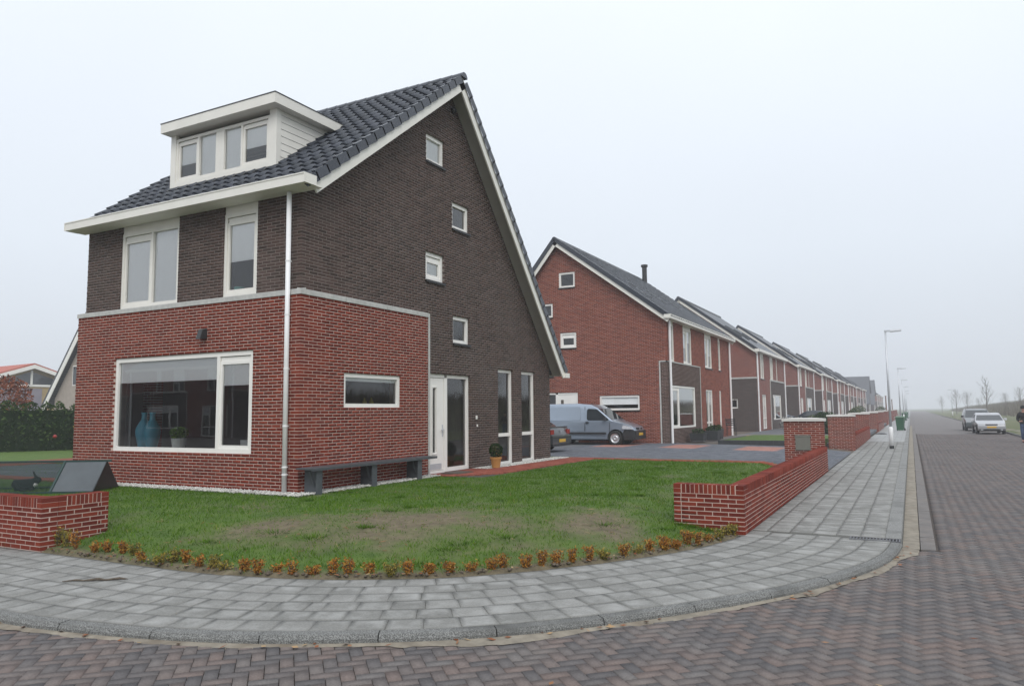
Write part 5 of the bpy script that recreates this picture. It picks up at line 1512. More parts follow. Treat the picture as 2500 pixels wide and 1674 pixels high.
    def blk(nm, x0, x1, y0, y1, z0, z1, mat, both=True, tilt=0):
        for sg in ((1, -1) if both else (1,)):
            g = MB(); ya, yb = sorted((sg * y0, sg * y1))
            g.add([(x0, ya, z0), (x1, ya, z0), (x1, yb, z0), (x0, yb, z0), (x0 + tilt, ya, z1), (x1 + tilt, ya, z1), (x1 + tilt, yb, z1), (x0 + tilt, yb, z1)], MB.BF)
            g.build(nm, mat, t)
    for q in sp.get('blk', ()): blk(*q)
    # mirrors
    mx_ = sp['mirror']
    for sg in (-1, 1):
        g = MB(); y = yh(mx_[0], mx_[1])
        g.add([(mx_[0] - .03, sg * (y + .03), mx_[1] - .02), (mx_[0] + .07, sg * (y + .03), mx_[1] - .02), (mx_[0] + .07, sg * (y + .19), mx_[1]), (mx_[0] - .03, sg * (y + .19), mx_[1]),
               (mx_[0] - .03, sg * (y - .01), mx_[1] + .13), (mx_[0] + .05, sg * (y - .01), mx_[1] + .13), (mx_[0] + .04, sg * (y + .17), mx_[1] + .14), (mx_[0] - .03, sg * (y + .17), mx_[1] + .14)], MB.BF)
        g.build('mirror', sp.get('mirmat', 'car_black'), t)
    return t
VAN = dict(paint='paint_silverblue', hw=.84, bz=1.02, tumble=.13, wr=.315, wheels=(1.24, -1.45), bevel=.07, nose=.16, tail=.03, belt=(5, 12),
    out=[(1.96, .24), (2.06, .42), (2.06, .60), (1.99, .78), (1.62, .92), (1.20, 1.02), (1.10, 1.08), (.47, 1.58), (.20, 1.72), (-.5, 1.79), (-1.9, 1.775), (-2.05, 1.60), (-2.09, 1.02), (-2.10, .40), (-2.02, .24)],
    side=[[(.96, 1.06), (.98, 1.10), (.45, 1.53), (.06, 1.56), (-.01, 1.50), (-.01, 1.12), (.05, 1.06)]], ws=((1.07, 1.105), (.50, 1.555)), rw=((-2.08, 1.10), (-2.055, 1.52)),
    strips=[('side_moulding', [(.85, .47), (.85, .55), (-1.08, .55), (-1.08, .47)], 'car_black', .014), ('side_moulding', [(-1.82, .47), (-1.82, .55), (-2.05, .55), (-2.05, .47)], 'car_black', .014),
            ('bumper', [(1.64, .26), (1.58, .50), (1.66, .66), (2.02, .66), (2.09, .60), (2.09, .42), (1.98, .24)], 'car_black', .02),
            ('headlight', [(1.55, .70), (1.60, .86), (1.78, .83), (1.98, .74), (2.0, .68)], 'lamp_clear', .012),
            ('panel_line', [(-.12, 1.65), (-.10, 1.65), (-.10, .60), (-.12, .60)], 'car_black', .003), ('panel_line', [(1.02, .98), (1.03, .98), (1.0, .40), (.985, .40)], 'car_black', .003),
            ('door_handle', [(-.06, .94), (.07, .94), (.07, 1.0), (-.06, 1.0)], 'car_black', .03), ('load_panel', [(-.30, 1.12), (-.36, 1.06), (-1.8, 1.06), (-1.86, 1.12), (-1.86, 1.58), (-1.78, 1.64), (-.36, 1.65), (-.30, 1.59)], 'paint_silverblue', .008)],
    blk=[('front_bumper', 1.98, 2.115, .0, .70, .26, .62, 'car_black', True), ('grille', 1.98, 2.07, .0, .34, .66, .74, 'sill_dark', True), ('emblem', 2.07, 2.08, -.05, .05, .66, .74, 'rim_silver', False), ('number_plate', 2.115, 2.13, -.26, .26, .42, .53, 'plate_yellow', False)],
    mirror=(.82, 1.06))
car('panel_van', 'silver-blue panel van parked on the driveway between the houses', 'van', (-2.74, 20.72, -.075), math.radians(1), VAN)
SEDAN = dict(paint='paint_darkgrey', hw=.84, bz=.90, tumble=.36, wr=.30, wheels=(1.32, -1.33), bevel=.05, nose=.10, tail=.10, belt=(5, 10),
    out=[(2.05, .24), (2.15, .40), (2.13, .58), (2.02, .70), (1.3, .84), (1.02, .90), (.25, 1.34), (-.35, 1.40), (-.95, 1.34), (-1.55, .98), (-1.66, .90), (-2.12, .88), (-2.20, .62), (-2.18, .38), (-2.05, .24)],
    side=[[(.78, .93), (.22, 1.27), (-.10, 1.30), (-.10, .93)], [(-.17, .93), (-.17, 1.30), (-.75, 1.27), (-1.18, .93)]], ws=((.98, .93), (.28, 1.31)), rw=((-1.56, .985), (-.98, 1.315)),
    strips=[('side_moulding', [(1.0, .50), (1.0, .55), (-1.0, .55), (-1.0, .50)], 'car_black', .012)],
    blk=[('rear_lamp', -2.205, -2.10, .56, .80, .64, .80, 'lamp_red', True), ('rear_bumper', -2.26, -2.0, .0, .80, .30, .58, 'paint_darkgrey', True), ('bumper_strip', -2.265, -2.2, .0, .78, .50, .545, 'car_black', True), ('diffuser', -2.235, -2.0, .0, .74, .22, .34, 'car_black', True), ('number_plate', -2.275, -2.26, -.26, .26, .36, .47, 'plate_yellow', False), ('emblem', -2.20, -2.185, -.025, .025, .70, .78, 'rim_silver', False), ('boot_spoiler', -2.14, -2.0, .0, .72, .88, .91, 'paint_darkgrey', True)],
    mirror=(.78, .92))
car('dark_saloon', 'dark grey saloon seen from behind beside the corner house', 'car', (-3.7, 14.45, -.06), math.pi, SEDAN)
SILV = dict(SEDAN, paint='paint_silver', strips=[('side_moulding', [(1.0, .50), (1.0, .55), (-1.0, .55), (-1.0, .50)], 'car_black', .012)], mirmat='paint_silver',
    blk=[('headlight', 1.98, 2.12, .42, .76, .55, .67, 'lamp_clear', True), ('grille', 2.0, 2.135, .0, .34, .59, .67, 'sill_dark', True), ('front_bumper', 2.05, 2.20, .0, .78, .36, .53, 'paint_silver', True), ('air_intake', 2.08, 2.19, .0, .66, .25, .35, 'sill_dark', True), ('fog_lamp', 2.185, 2.195, .48, .62, .28, .33, 'lamp_clear', True), ('number_plate', 2.20, 2.215, -.26, .26, .42, .53, 'plate_yellow', False)])
s1 = car('silver_hatchback', 'silver car with yellow plate parked facing the camera on the right', 'car', (14.12, 50.1, -.405), math.radians(-90 + 1), SILV)
g = MB(); g.tube([(.1, 0, 1.38), (.02, 0, 1.62)], .008, 5); g.build('aerial', 'car_black', s1)
MPV = dict(paint='paint_greygreen', hw=.88, bz=1.0, tumble=.26, wr=.32, wheels=(1.36, -1.4), bevel=.06, nose=.12, tail=.04, belt=(5, 11),
    out=[(2.12, .26), (2.2, .44), (2.17, .66), (2.05, .80), (1.45, .94), (1.20, 1.0), (.35, 1.58), (-.2, 1.66), (-1.9, 1.62), (-2.08, 1.5), (-2.16, 1.05), (-2.2, 1.0), (-2.22, .4), (-2.1, .26)],
    side=[[(.95, 1.03), (.34, 1.48), (.0, 1.52), (.0, 1.03)], [(-.07, 1.03), (-.07, 1.52), (-1.0, 1.51), (-1.0, 1.03)], [(-1.07, 1.03), (-1.07, 1.5), (-1.85, 1.47), (-1.98, 1.05)]], ws=((1.14, 1.04), (.40, 1.54)), rw=((-2.15, 1.08), (-2.09, 1.46)),
    strips=[('roof_rail', [(.2, 1.60), (.2, 1.66), (-1.7, 1.66), (-1.7, 1.60)], 'rim_silver', -.10)],
    blk=[('headlight', 2.0, 2.15, .48, .80, .62, .78, 'lamp_clear', True), ('grille', 2.05, 2.175, .0, .40, .66, .76, 'sill_dark', True), ('front_bumper', 2.08, 2.24, .0, .82, .36, .60, 'paint_greygreen', True), ('number_plate', 2.24, 2.255, -.26, .26, .44, .55, 'plate_yellow', False)], mirror=(.95, 1.03))
car('dark_estate', 'dark grey-green estate car parked just behind the silver car', 'car', (13.95, 57.5, -.405), math.radians(-90), MPV)
car('navy_car', 'dark blue car parked in a driveway behind the second gate pillar', 'car', (2.6, 58.5, -.15), 0.0, dict(SEDAN, paint='paint_navy', blk=SILV['blk'][:1]))
car('pale_blue_car', 'pale blue car half hidden beyond the dark-panelled house', 'car', (-1.2, 61.0, -.06), 0.0, dict(SEDAN, paint='paint_paleblue', blk=SILV['blk'][:1]))
# ------------------------------------------------------------------ street furniture
LPG = 'galvanised street lamps along the pavement'
lamp = thing('street_lamp', 'nearest galvanised street lamp with white post foot, beside the kerb', 'street lamp', (8.77, 25.6, ZS), group=LPG)
g = MB(); g.tube([(0, 0, .90), (0, 0, 5.0)], [.052, .036], 10); g.build('post', 'galvanised', lamp, smooth=True)
g = MB(); g.tube([(0, 0, .12), (0, 0, .86), (0, 0, .92)], [.085, .085, .05], 12); g.build('sleeve', 'pipe_plastic', lamp, smooth=True)
g = MB(); g.tube([(0, 0, -.02), (0, 0, .12)], .088, 12); g.build('foot', 'sill_dark', lamp)
g = MB(); g.bar((-.05, 0, 4.99), (.22, 0, 5.0), .09, .07); g.build('bracket', 'galvanised', lamp)
g = MB(); g.add([(.16, -.09, 4.97), (.62, -.08, 5.0), (.62, .08, 5.0), (.16, .09, 4.97), (.18, -.07, 5.05), (.60, -.06, 5.06), (.60, .06, 5.06), (.18, .07, 5.05)], MB.BF); hd = g.build('lamp_head', 'galvanised', lamp)
g = MB(); g.add([(.18, -.075, 4.93), (.60, -.065, 4.955), (.60, .065, 4.955), (.18, .075, 4.93), (.17, -.08, 4.97), (.61, -.07, 4.998), (.61, .07, 4.998), (.17, .08, 4.97)], MB.BF); g.build('lens', 'lamp_clear', hd)
for i, y in enumerate((60, 90, 122, 153, 185)):
    c = dup(lamp); c.location.y = y; c['label'] = '%s galvanised street lamp along the pavement, counted from the corner' % nth(i + 2)
c = dup(lamp); c.location = (16.3, 150, -.35); c.rotation_euler = (0, 0, math.pi); c['label'] = 'small hazy street lamp standing on the grass verge across the road'
BNG = 'green wheelie bins on the pavement'
bin_ = thing('wheelie_bin', 'nearest green wheelie bin standing at the kerb', 'bin', (8.80, 53.6, ZS), math.radians(-8), group=BNG)
g = MB(); g.add([(-.22, -.24, .04), (.22, -.24, .04), (.22, .24, .04), (-.22, .24, .04), (-.28, -.30, .98), (.28, -.30, .98), (.28, .30, .98), (-.28, .30, .98)], MB.BF); g.build('body', 'bin_green', bin_)
g = MB(); g.add([(-.31, -.34, .98), (.31, -.34, .98), (.31, .34, 1.02), (-.31, .34, 1.02), (-.29, -.30, 1.03), (.29, -.30, 1.03), (.29, .28, 1.09), (-.29, .28, 1.09)], MB.BF); g.build('lid', 'bin_lid', bin_)
g = MB(); g.tube([(-.24, .38, 1.0), (.24, .38, 1.0)], .02, 6); g.build('handle', 'bin_green', bin_)
for sx in (-1, 1):
    g = MB(); g.lathe([(0, -.03), (.10, -.03), (.10, .03), (0, .03)], 14, (sx * .26, .22, .10), ax=(Vector((0, 1, 0)), Vector((0, 0, 1)), Vector((1, 0, 0)))); g.build('wheel', 'wheel_black', bin_)
for x, y, lab in ((8.72, 103, 'second green wheelie bin farther along the pavement'), (8.85, 128, 'farthest green wheelie bin along the pavement')):
    c = dup(bin_); c.location = (x, y, ZS); c['label'] = lab
g = MB(); prof = [(0, .10), (.18, .09), (.32, .05), (.36, 0)]; g.lathe(prof, 12, (0, 0, 0)); bag = g.build('rubbish_bag', 'sill_dark', smooth=True); bag.location = (7.75, 45.0, ZS); bag.scale = (1, 1.5, 1)
tag(bag, 'black rubbish bag lying flat on the pavement near the third gate pillar', 'bag')
for (x, y, h_, lab) in ((7.0, 88.4, 3.1, 'nearer thin brown post rising behind the pillars'), (7.0, 120, 3.0, 'farther thin brown post rising behind the pillars')):
    g = MB(); g.tube([(0, 0, 0), (0, 0, h_)], [.08, .06], 8); g.box(-.1, .1, -.1, .1, h_, h_ + .05); p_ = g.build('wooden_post', 'wood_brown'); p_.location = (x, y, ZS); tag(p_, lab, 'post')
# bench along the gable
bn = thing('wall_bench', 'long grey bench on three bracket legs against the red gable wall', 'bench', (0, 0, 0))
g = MB(); g.box(.06, .44, -.12, 3.72, .418, .445); g.build('seat', 'grey_steel', bn)
g = MB(); g.box(.42, .438, -.12, 3.72, .397, .4175); g.build('front_edge', 'grey_steel', bn)
for y in (.12, 1.64, 3.14):
    g = MB(); g.box(.06, .37, y - .02, y + .02, -.02, .404); lg = g.build('leg', 'grey_steel', bn)
    g = MB(); g.box(.371, .39, y - .075, y + .075, -.02, .404); g.build('leg_face', 'grey_steel', lg)
    for sg in (-1, 1):
        g = MB(); g.bar((.30, y + sg * .02, .10), (.30, y + sg * .15, .39), .025); g.build('strut', 'grey_steel', lg)
# ------------------------------------------------------------------ plants in pots
def foliage(name, n, size, fn, mat, parent): 
    V, F = leaf_cloud(n, size, fn); return fast_mesh(name, V, F, mat, rng.random(n) * .96 + .02, parent, stuff=False)
def ball(c, r, sq=1.0):
    def f():
        while True:
            p = np.array([random.uniform(-1, 1) for _ in range(3)]); d = np.linalg.norm(p)
            if .55 < d < 1: return (c[0] + p[0] * r, c[1] + p[1] * r, c[2] + p[2] * r * sq)
    return f
pt = thing('potted_shrub', 'round clipped shrub with small yellow flowers in a terracotta pot', 'plant', (.47, 6.25, .02))
g = MB(); g.lathe([(0, 0), (.10, 0), (.13, .21), (.148, .21), (.148, .26), (.128, .26), (.124, .23), (0, .23)], 18); g.build('pot', 'pot_terracotta', pt, smooth=False)
foliage('crown', 2000, .019, ball((0, 0, .42), .175, 1.05), 'box_leaf', pt)
g = MB(); g.lathe([(0, -.14), (.09, -.1), (.125, 0), (.1, .09), (0, .14)], 10, (0, 0, .42)); g.build('core', 'soil', pt)
VG = 'tall blue vases on the living room sill'
def vase(x, y, lab):
    g = MB(); g.lathe([(0, 0), (.085, 0), (.10, .05), (.145, .25), (.165, .38), (.155, .47), (.10, .57), (.055, .64), (.050, .74), (.062, .79), (.05, .79), (.04, .70), (0, .70)], 24)
    o = g.build('vase', 'vase_blue', smooth=True); o.location = (x, y, .661); tag(o, lab, 'vase', VG)
vase(-4.62, .28, 'left one of the two tall blue vases behind the wide window')
vase(-4.34, .27, 'right one of the two tall blue vases behind the wide window')
hp = thing('houseplant', 'bushy light green plant in a white pot behind the wide window', 'plant', (-3.55, .30, .661))
g = MB(); g.lathe([(0, 0), (.105, 0), (.145, .26), (.125, .26), (.12, .22), (0, .22)], 20); g.build('pot', 'pot_white', hp, smooth=False)
foliage('leaves', 900, .03, ball((0, 0, .36), .18, .75), 'houseplant_leaf', hp)
o = MB(); o.lathe([(0, 0), (.09, 0), (.10, .14), (.09, .14), (0, .13)], 18); o = o.build('mint_bowl', 'mint', smooth=True); o.location = (-1.98, .36, 3.74); tag(o, 'mint green spotted bowl standing in the upstairs window', 'bowl')
for x, y, h, rr, lab, mt in ((-.42, 2.30, .20, .045, 'left of two bottles in the small gable kitchen window', 'olive_leaf'), (-.42, 2.52, .21, .05, 'right of two bottles in the small gable kitchen window', 'olive_leaf')):
    g = MB(); g.lathe([(0, 0), (rr, 0), (rr, h * .6), (rr * .45, h * .78), (rr * .4, h), (0, h)], 12, r=.6); o = g.build('bottle', mt, smooth=True); o.location = (x, y, 1.501); tag(o, lab, 'bottle', 'bottles on the kitchen sill')
g = MB(); g.lathe([(0, 0), (.05, 0), (.075, .06), (.06, .11), (.02, .13), (.02, .15), (0, .155)], 14); g.bar((.06, 0, .05), (.12, 0, .10), .02); o = g.build('teapot', 'pot_white', smooth=True); o.location = (-.40, 1.42, 1.501); tag(o, 'white teapot on the kitchen window sill', 'teapot')
g = MB(); g.lathe([(0, 0), (.035, 0), (.04, .08), (.034, .08), (0, .02)], 12); o = g.build('mug', 'pot_white', smooth=True); o.location = (-.40, 1.62, 1.501); tag(o, 'small white mug beside the teapot on the kitchen sill', 'mug')
dt = thing('dining_table', 'dining table inside the living room behind the wide window', 'table', (-2.4, 2.3, .03))
g = MB(); g.box(-.9, .9, -.45, .45, .70, .74); g.build('table_top', 'orange_table', dt)
for sx in (-1, 1):
    for sy in (-1, 1):
        g = MB(); g.box(sx * .8 - .03, sx * .8 + .03, sy * .38 - .03, sy * .38 + .03, 0, .70); g.build('leg', 'interior_dark', dt)
for i, (x, y, rz) in enumerate(((-2.75, 1.55, 0), (-1.95, 1.55, .2))):
    ch = thing('dining_chair', '%s white dining chair at the table behind the wide window' % ('left', 'right')[i], 'chair', (x, y, .03), rz, group='white dining chairs')
    g = MB(); g.box(-.21, .21, -.2, .2, .43, .46); g.build('seat', 'pot_white', ch)
    g = MB(); g.box(-.20, .20, -.21, -.19, .5, .82); g.build('backrest', 'pot_white', ch)
    for sx in (-1, 1):
        for sy in (-1, 1):
            g = MB(); g.bar((sx * .18, sy * .17, .43), (sx * .2, sy * .2, 0), .025); g.build('leg', 'galvanised', ch)
# ------------------------------------------------------------------ small hedge plants along the pavement
def zp(u, v, z):
    d = FWD + RGT * ((u - 1250) / FPX) - UPV * ((v - 837) / FPX); k = (z - CAM.z) / d.z; return CAM + d * k
spots = [(x * .3416, 1250 + y * .3416) for x, y in ((405, 240), (465, 252), (540, 265), (672, 285), (770, 285), (880, 290), (960, 305), (1020, 345), (1140, 368), (1240, 358), (1330, 360), (1420, 390), (1520, 398), (1605, 428), (1750, 413), (1840, 433), (1975, 443), (2078, 462), (2240, 460))]
spots += [(800 + x * .3843, 1250 + y * .3843) for x, y in ((30, 397), (125, 397), (262, 402), (398, 397), (512, 393), (642, 388), (778, 382), (912, 387), (1040, 378), (1110, 367), (1255, 348), (1360, 337), (1455, 327), (1550, 317), (1668, 307), (1758, 292), (1882, 272), (1970, 272), (2042, 248), (2140, 237), (2210, 232), (2285, 202))]
spots += [(1600 + x * .4618, 950 + y * .4618) for x, y in ((45, 842), (108, 837), (170, 818), (225, 818), (280, 812), (335, 798), (380, 780), (415, 764))]
SPOT = []
for i, (u, v) in enumerate(spots):
    p = zp(u, v, -.30); z = lawn_z(p.x, p.y); p = zp(u, v, max(z, -.335)); SPOT.append(p)
    ol = i in (0, 1, 6, 8, 9, 12, 13, 22) or i > 45 or random.random() < .12
    h = random.uniform(.11, .19) * (1.35 if i > 45 or i < 3 else 1)
    t = thing('hedge_plant', '%s small hedge plant, %s in the pavement-edge row counted from the left' % ('olive-yellow' if ol else 'orange-brown', nth(i + 1)), 'plant', (p.x, p.y, p.z - .01), random.uniform(0, 6), 'small hedge plants in a row along the pavement edge')
    g = MB()
    tips = []
    for k in range(11):
        a = random.uniform(0, 6.28); r_ = random.uniform(.02, .075) * (1.3 if ol else 1); tp = (math.cos(a) * r_, math.sin(a) * r_, h * random.uniform(.65, 1)); tips.append(tp)
        g.tube([(0, 0, 0), (tp[0] * .4, tp[1] * .4, tp[2] * .45), tp], [.005, .004, .002], 4)
    g.build('stems', 'bark', t)
    def fn():
        tp = random.choice(tips); k = random.uniform(.15, 1.05); return (tp[0] * k + random.gauss(0, .016), tp[1] * k + random.gauss(0, .016), tp[2] * k + random.gauss(0, .014))
    foliage('leaves', 420, .0135, fn, 'olive_leaf' if ol else 'orange_leaf', t)
# ------------------------------------------------------------------ rabbit run
RD = math.atan2(.53, .85)
rr_ = thing('rabbit_run', 'dark green triangular wire rabbit run with a grey board end', 'rabbit run', (-3.72, -1.36, lawn_z(-3.72, -1.36)), RD)
WD, HT, LNG, PNL = 1.05, .56, 2.9, .74             # depth, height, length, board length; local x runs back from the near right corner
def rp(x, s, f): return Vector((-x, WD * s, f * HT))    # s across (0 front, 1 back), f height share
def slope_pt(x, k, front=True): return Vector((-x, (WD / 2) * k if front else WD - (WD / 2) * k, HT * k))
def board(a, b, k0, k1, front, off):
    q = [slope_pt(a, k0, front), slope_pt(b, k0, front), slope_pt(b, k1, front), slope_pt(a, k1, front)]
    nn = (q[1] - q[0]).cross(q[3] - q[0]).normalized() * off
    m = MB(); m.add([p + nn for p in q] + list(q), MB.BF); return m
board(0, PNL, .0, 1.0, True, .015).build('board', 'run_board', rr_); board(0, PNL, .0, 1.0, False, .015).build('board', 'run_board', rr_)
m = MB(); e_ = [slope_pt(0, 0), slope_pt(0, 1), slope_pt(0, 0, False)]; m.add(e_ + [p - Vector((.02, 0, 0)) for p in e_], ((0, 1, 2), (5, 4, 3), (0, 3, 4, 1), (1, 4, 5, 2), (2, 5, 3, 0))); m.build('end_board', 'sill_dark', rr_)
m = MB(); m.bar(slope_pt(-.08, 1), slope_pt(LNG, 1), .035); m.build('ridge_bar', 'run_green', rr_)
for fr in (True, False):
    m = MB(); m.bar(slope_pt(0, .03, fr), slope_pt(LNG, .03, fr), .04, .05); m.build('base_bar', 'run_green', rr_)
    for x in (PNL + .02, LNG * .86, LNG):
        m = MB(); m.bar(slope_pt(x, 0, fr), slope_pt(x, 1, fr), .035); m.build('rafter', 'run_green', rr_)
    m = MB(); w_ = .004
    x = PNL
    while x < LNG: m.bar(slope_pt(x, .03, fr), slope_pt(x, 1, fr), w_); x += .03
    for k in range(1, 24): m.bar(slope_pt(PNL, k / 24, fr), slope_pt(LNG, k / 24, fr), w_)
    m.build('wire_mesh', 'run_green', rr_, stuff=True)
m = MB()
for k in range(24): m.bar(Vector((-LNG, WD * k / 24, 0)), Vector((-LNG, WD * k / 24, HT * (1 - abs(2 * k / 24 - 1)))), .003)
m.build('end_wire', 'run_green', rr_, stuff=True)
# skinned bodies
def skin(name, V, E, Rr, mat, parent=None, sub=2, root=0):
    me = bpy.data.meshes.new(name); me.from_pydata([tuple(v) for v in V], E, [])
    o = bpy.data.objects.new(name, me); COL.objects.link(o)
    o.modifiers.new('s', 'SKIN'); sb = o.modifiers.new('d', 'SUBSURF'); sb.levels = sb.render_levels = sub
    for i, r in enumerate(Rr):
        o.data.skin_vertices[0].data[i].radius = r if isinstance(r, tuple) else (r, r)
        o.data.skin_vertices[0].data[i].use_root = (i == root)
    me2 = evaluated(o, name); bpy.data.objects.remove(o)
    me2.materials.clear(); me2.materials.append(MATS[mat]); me2.polygons.foreach_set('use_smooth', [True] * len(me2.polygons))
    return link(name, me2, parent)
# rabbit sitting in the run
rb = thing('rabbit', 'black and white rabbit sitting inside the wire run', 'rabbit', (-5.25, -1.70, lawn_z(-5.25, -1.70) + .02), RD + .3)
V = [(-.15, 0, .11), (-.05, 0, .13), (.07, 0, .12), (.14, 0, .17), (.21, 0, .20), (.27, 0, .185), (.155, .025, .27), (.12, .035, .36), (.155, -.025, .27), (.12, -.035, .36), (.10, .05, .02), (.15, .05, .012), (.10, -.05, .02), (.15, -.05, .012), (-.10, .09, .07), (-.04, .10, .015), (.05, .10, .012), (-.10, -.09, .07), (-.04, -.10, .015), (.05, -.10, .012), (-.23, 0, .12)]
E = [(1, 0), (1, 2), (2, 3), (3, 4), (4, 5), (4, 6), (6, 7), (4, 8), (8, 9), (2, 10), (10, 11), (2, 12), (12, 13), (0, 14), (14, 15), (15, 16), (0, 17), (17, 18), (18, 19), (0, 20)]
Rr = [.095, .105, .085, .065, .055, .03, (.022, .014), (.014, .008), (.022, .014), (.014, .008), .028, .018, .028, .018, .055, .025, .02, .055, .025, .02, .03]
skin('body', V, E, Rr, 'rabbit_black', rb, root=1)
m = MB(); m.lathe([(0, -.055), (.045, -.03), (.055, 0), (.045, .035), (0, .06)], 12, (.155, 0, .115)); m.build('white_bib', 'rabbit_white', rb, smooth=True)
# ------------------------------------------------------------------ person at the right edge
pn = thing('person', 'person in black jacket, beanie and blue jeans walking at the right edge', 'person', (14.50, 34.9, ZR), math.radians(-100))
# local: +x is the walking direction, y to the left
V = [(0, 0, .95), (.0, 0, 1.12), (.01, 0, 1.32), (.02, 0, 1.46), (.05, 0, 1.54), (.08, 0, 1.63), (.08, 0, 1.74),
     (0, .10, .90), (.10, .10, .50), (.12, .10, .10), (.26, .11, .05), (0, -.10, .90), (-.02, -.10, .50), (-.20, -.10, .14), (-.08, -.11, .05),
     (.0, .19, 1.42), (-.02, .27, 1.15), (.20, .17, 1.05), (.27, .10, 1.07), (.0, -.19, 1.42), (-.02, -.27, 1.15), (.20, -.17, 1.05), (.27, -.08, 1.07)]
E = [(0, 1), (1, 2), (2, 3), (3, 4), (4, 5), (5, 6), (0, 7), (7, 8), (8, 9), (9, 10), (0, 11), (11, 12), (12, 13), (13, 14), (3, 15), (15, 16), (16, 17), (17, 18), (3, 19), (19, 20), (20, 21), (21, 22)]
Rr = [.10, .10, .10, .08, .055, (.075, .09), (.06, .075), .085, .062, .042, .035, .085, .062, .042, .035, .055, .045, .036, .030, .055, .045, .036, .030]
# fingers and thumb on both hands
for hi, sy in ((18, 1), (22, -1)):
    hx, hy, hz = V[hi]
    for k in range(5):
        b = len(V); off = (k - 2) * .018
        if k < 4:
            V += [(hx + .035, hy - sy * .01, hz + off * .9 + .008), (hx + .07 - .006 * abs(k - 1), hy - sy * .03, hz + off * .9 + .004)]
        else:
            V += [(hx + .01, hy + sy * .0, hz + .04), (hx + .035, hy - sy * .02, hz + .055)]
        E += [(hi, b), (b, b + 1)]; Rr += [.0095, .008]
skin('body', V, E, Rr, 'skin', pn, root=0)
def sub_chain(name, idx, edges, rad, mat, adj=None, sub=2, root=0):
    vv = [V[i] for i in idx]
    if adj: vv = adj(vv)
    return skin(name, vv, edges, rad, mat, pn, sub, root)
sub_chain('jacket', [0, 1, 2, 3, 15, 16, 17, 19, 20, 21, 4], [(0, 1), (1, 2), (2, 3), (3, 4), (4, 5), (5, 6), (3, 7), (7, 8), (8, 9), (3, 10)], [.175, .175, .19, .15, .095, .075, .055, .095, .075, .055, .075], 'jacket_black', root=1)
sub_chain('jeans', [0, 7, 8, 9, 11, 12, 13], [(0, 1), (1, 2), (2, 3), (0, 4), (4, 5), (5, 6)], [.15, .105, .085, .075, .105, .085, .075], 'jeans_blue')
for a, b in ((9, 10), (13, 14)):
    p0, p1 = Vector(V[a]), Vector(V[b]); skin('shoe', [(p0.x - .06, p0.y, .05), (p0.x + .04, p0.y, .055), (p1.x + .02, p1.y, .04)], [(0, 1), (1, 2)], [.05, .052, .04], 'shoe_red', pn)
m = MB(); m.lathe([(.108, -.03), (.112, .0), (.105, .06), (.08, .11), (.04, .135), (0, .14)], 16, (.075, 0, 1.72)); m.build('beanie', 'jacket_black', pn, smooth=True)
m = MB()
for sy in (-1, 1): m.lathe([(0, -.006), (.009, 0), (0, .006)], 8, (.165, sy * .03, 1.675))
m.build('eyes', 'sill_dark', pn)
m = MB(); m.add([(.165, -.012, 1.635), (.165, .012, 1.635), (.188, 0, 1.635), (.162, 0, 1.68)], ((0, 1, 2), (0, 2, 3), (1, 3, 2), (0, 3, 1))); m.build('nose', 'skin', pn)
m = MB(); m.box(.158, .166, -.022, .022, 1.600, 1.607); m.build('mouth', 'lamp_red', pn)
m = MB(); m.box(-.24, -.14, -.15, .15, 1.05, 1.45); m.build('rucksack', 'cloth_grey', pn)
# ------------------------------------------------------------------ bare trees
def bare_tree(label, loc, h, spread=.32, seed=1, group='bare young trees across the road'):
    R = random.Random(seed)
    t = thing('bare_tree', label, 'tree', loc, group=group)
    tr = MB(); tr.tube([(0, 0, -.2), (.02 * h * R.uniform(-.3, .3), 0, h * .3), (.01 * h * R.uniform(-1, 1), .01 * h * R.uniform(-1, 1), h * .62), (0, 0, h * .97)], [h * .016, h * .013, h * .008, h * .0015], 7)
    tr.build('trunk', 'bark', t)
    cr_ = MB()
    def grow(p, d, ln, r, dep):
        pts = [p]; q = Vector(p); dd = Vector(d)
        for k in range(3):
            dd = (dd + Vector((R.gauss(0, .12), R.gauss(0, .12), .10))).normalized(); q = q + dd * (ln / 3); pts.append(tuple(q))
        cr_.tube(pts, [r, r * .8, r * .55, r * .25], 3, caps=False)
        if dep > 0:
            for _ in range(R.randint(3, 5)):
                k = R.randint(1, 3); a = R.uniform(0, 6.28); nd = (dd * .75 + Vector((math.cos(a) * .6, math.sin(a) * .6, R.uniform(.0, .45)))).normalized()
                grow(pts[k], nd, ln * R.uniform(.45, .65), r * .5, dep - 1)
    for i in range(26):
        z = h * (.24 + .70 * i / 26); a = i * 2.4 + R.uniform(-.4, .4); ln = h * spread * (1 - .72 * (i / 26)) * R.uniform(.7, 1.15)
        grow((0, 0, z), (math.cos(a) * .62, math.sin(a) * .62, .80), ln, h * .0032, 2)
    cr_.build('crown', 'bark', t)
    return t
TG = 'bare young trees across the road'
for (u, x, hpx, lab, sd_) in ((2410, 20.5, 72, 'tallest slender bare tree on the verge behind the parked cars', 1), (2335, 19.5, 44, 'bare bushy tree left of the tallest one across the road', 2), (2362, 20.5, 38, 'low bare tree just left of the parked cars', 3), (2300, 19, 26, 'small hazy bare tree far along the verge', 4), (2455, 23, 34, 'scrubby bare tree right of the tallest one', 5), (2492, 24, 46, 'spreading bare tree behind the walking person', 6), (2390, 24, 22, 'lowest bare shrub-like tree between the taller ones', 7)):
    d = FWD + RGT * ((u - 1250) / FPX) - UPV * ((995 - 837) / FPX); k = (x - CAM.x) / d.x; y = CAM.y + d.y * k; tt = k
    zb = -.45 if x < 22 else .1
    h = hpx * tt / FPX + (1.38 - zb) - .0
    bare_tree(lab, (x, y, zb - .1), h, .30 if 'slender' in lab else .42, sd_)
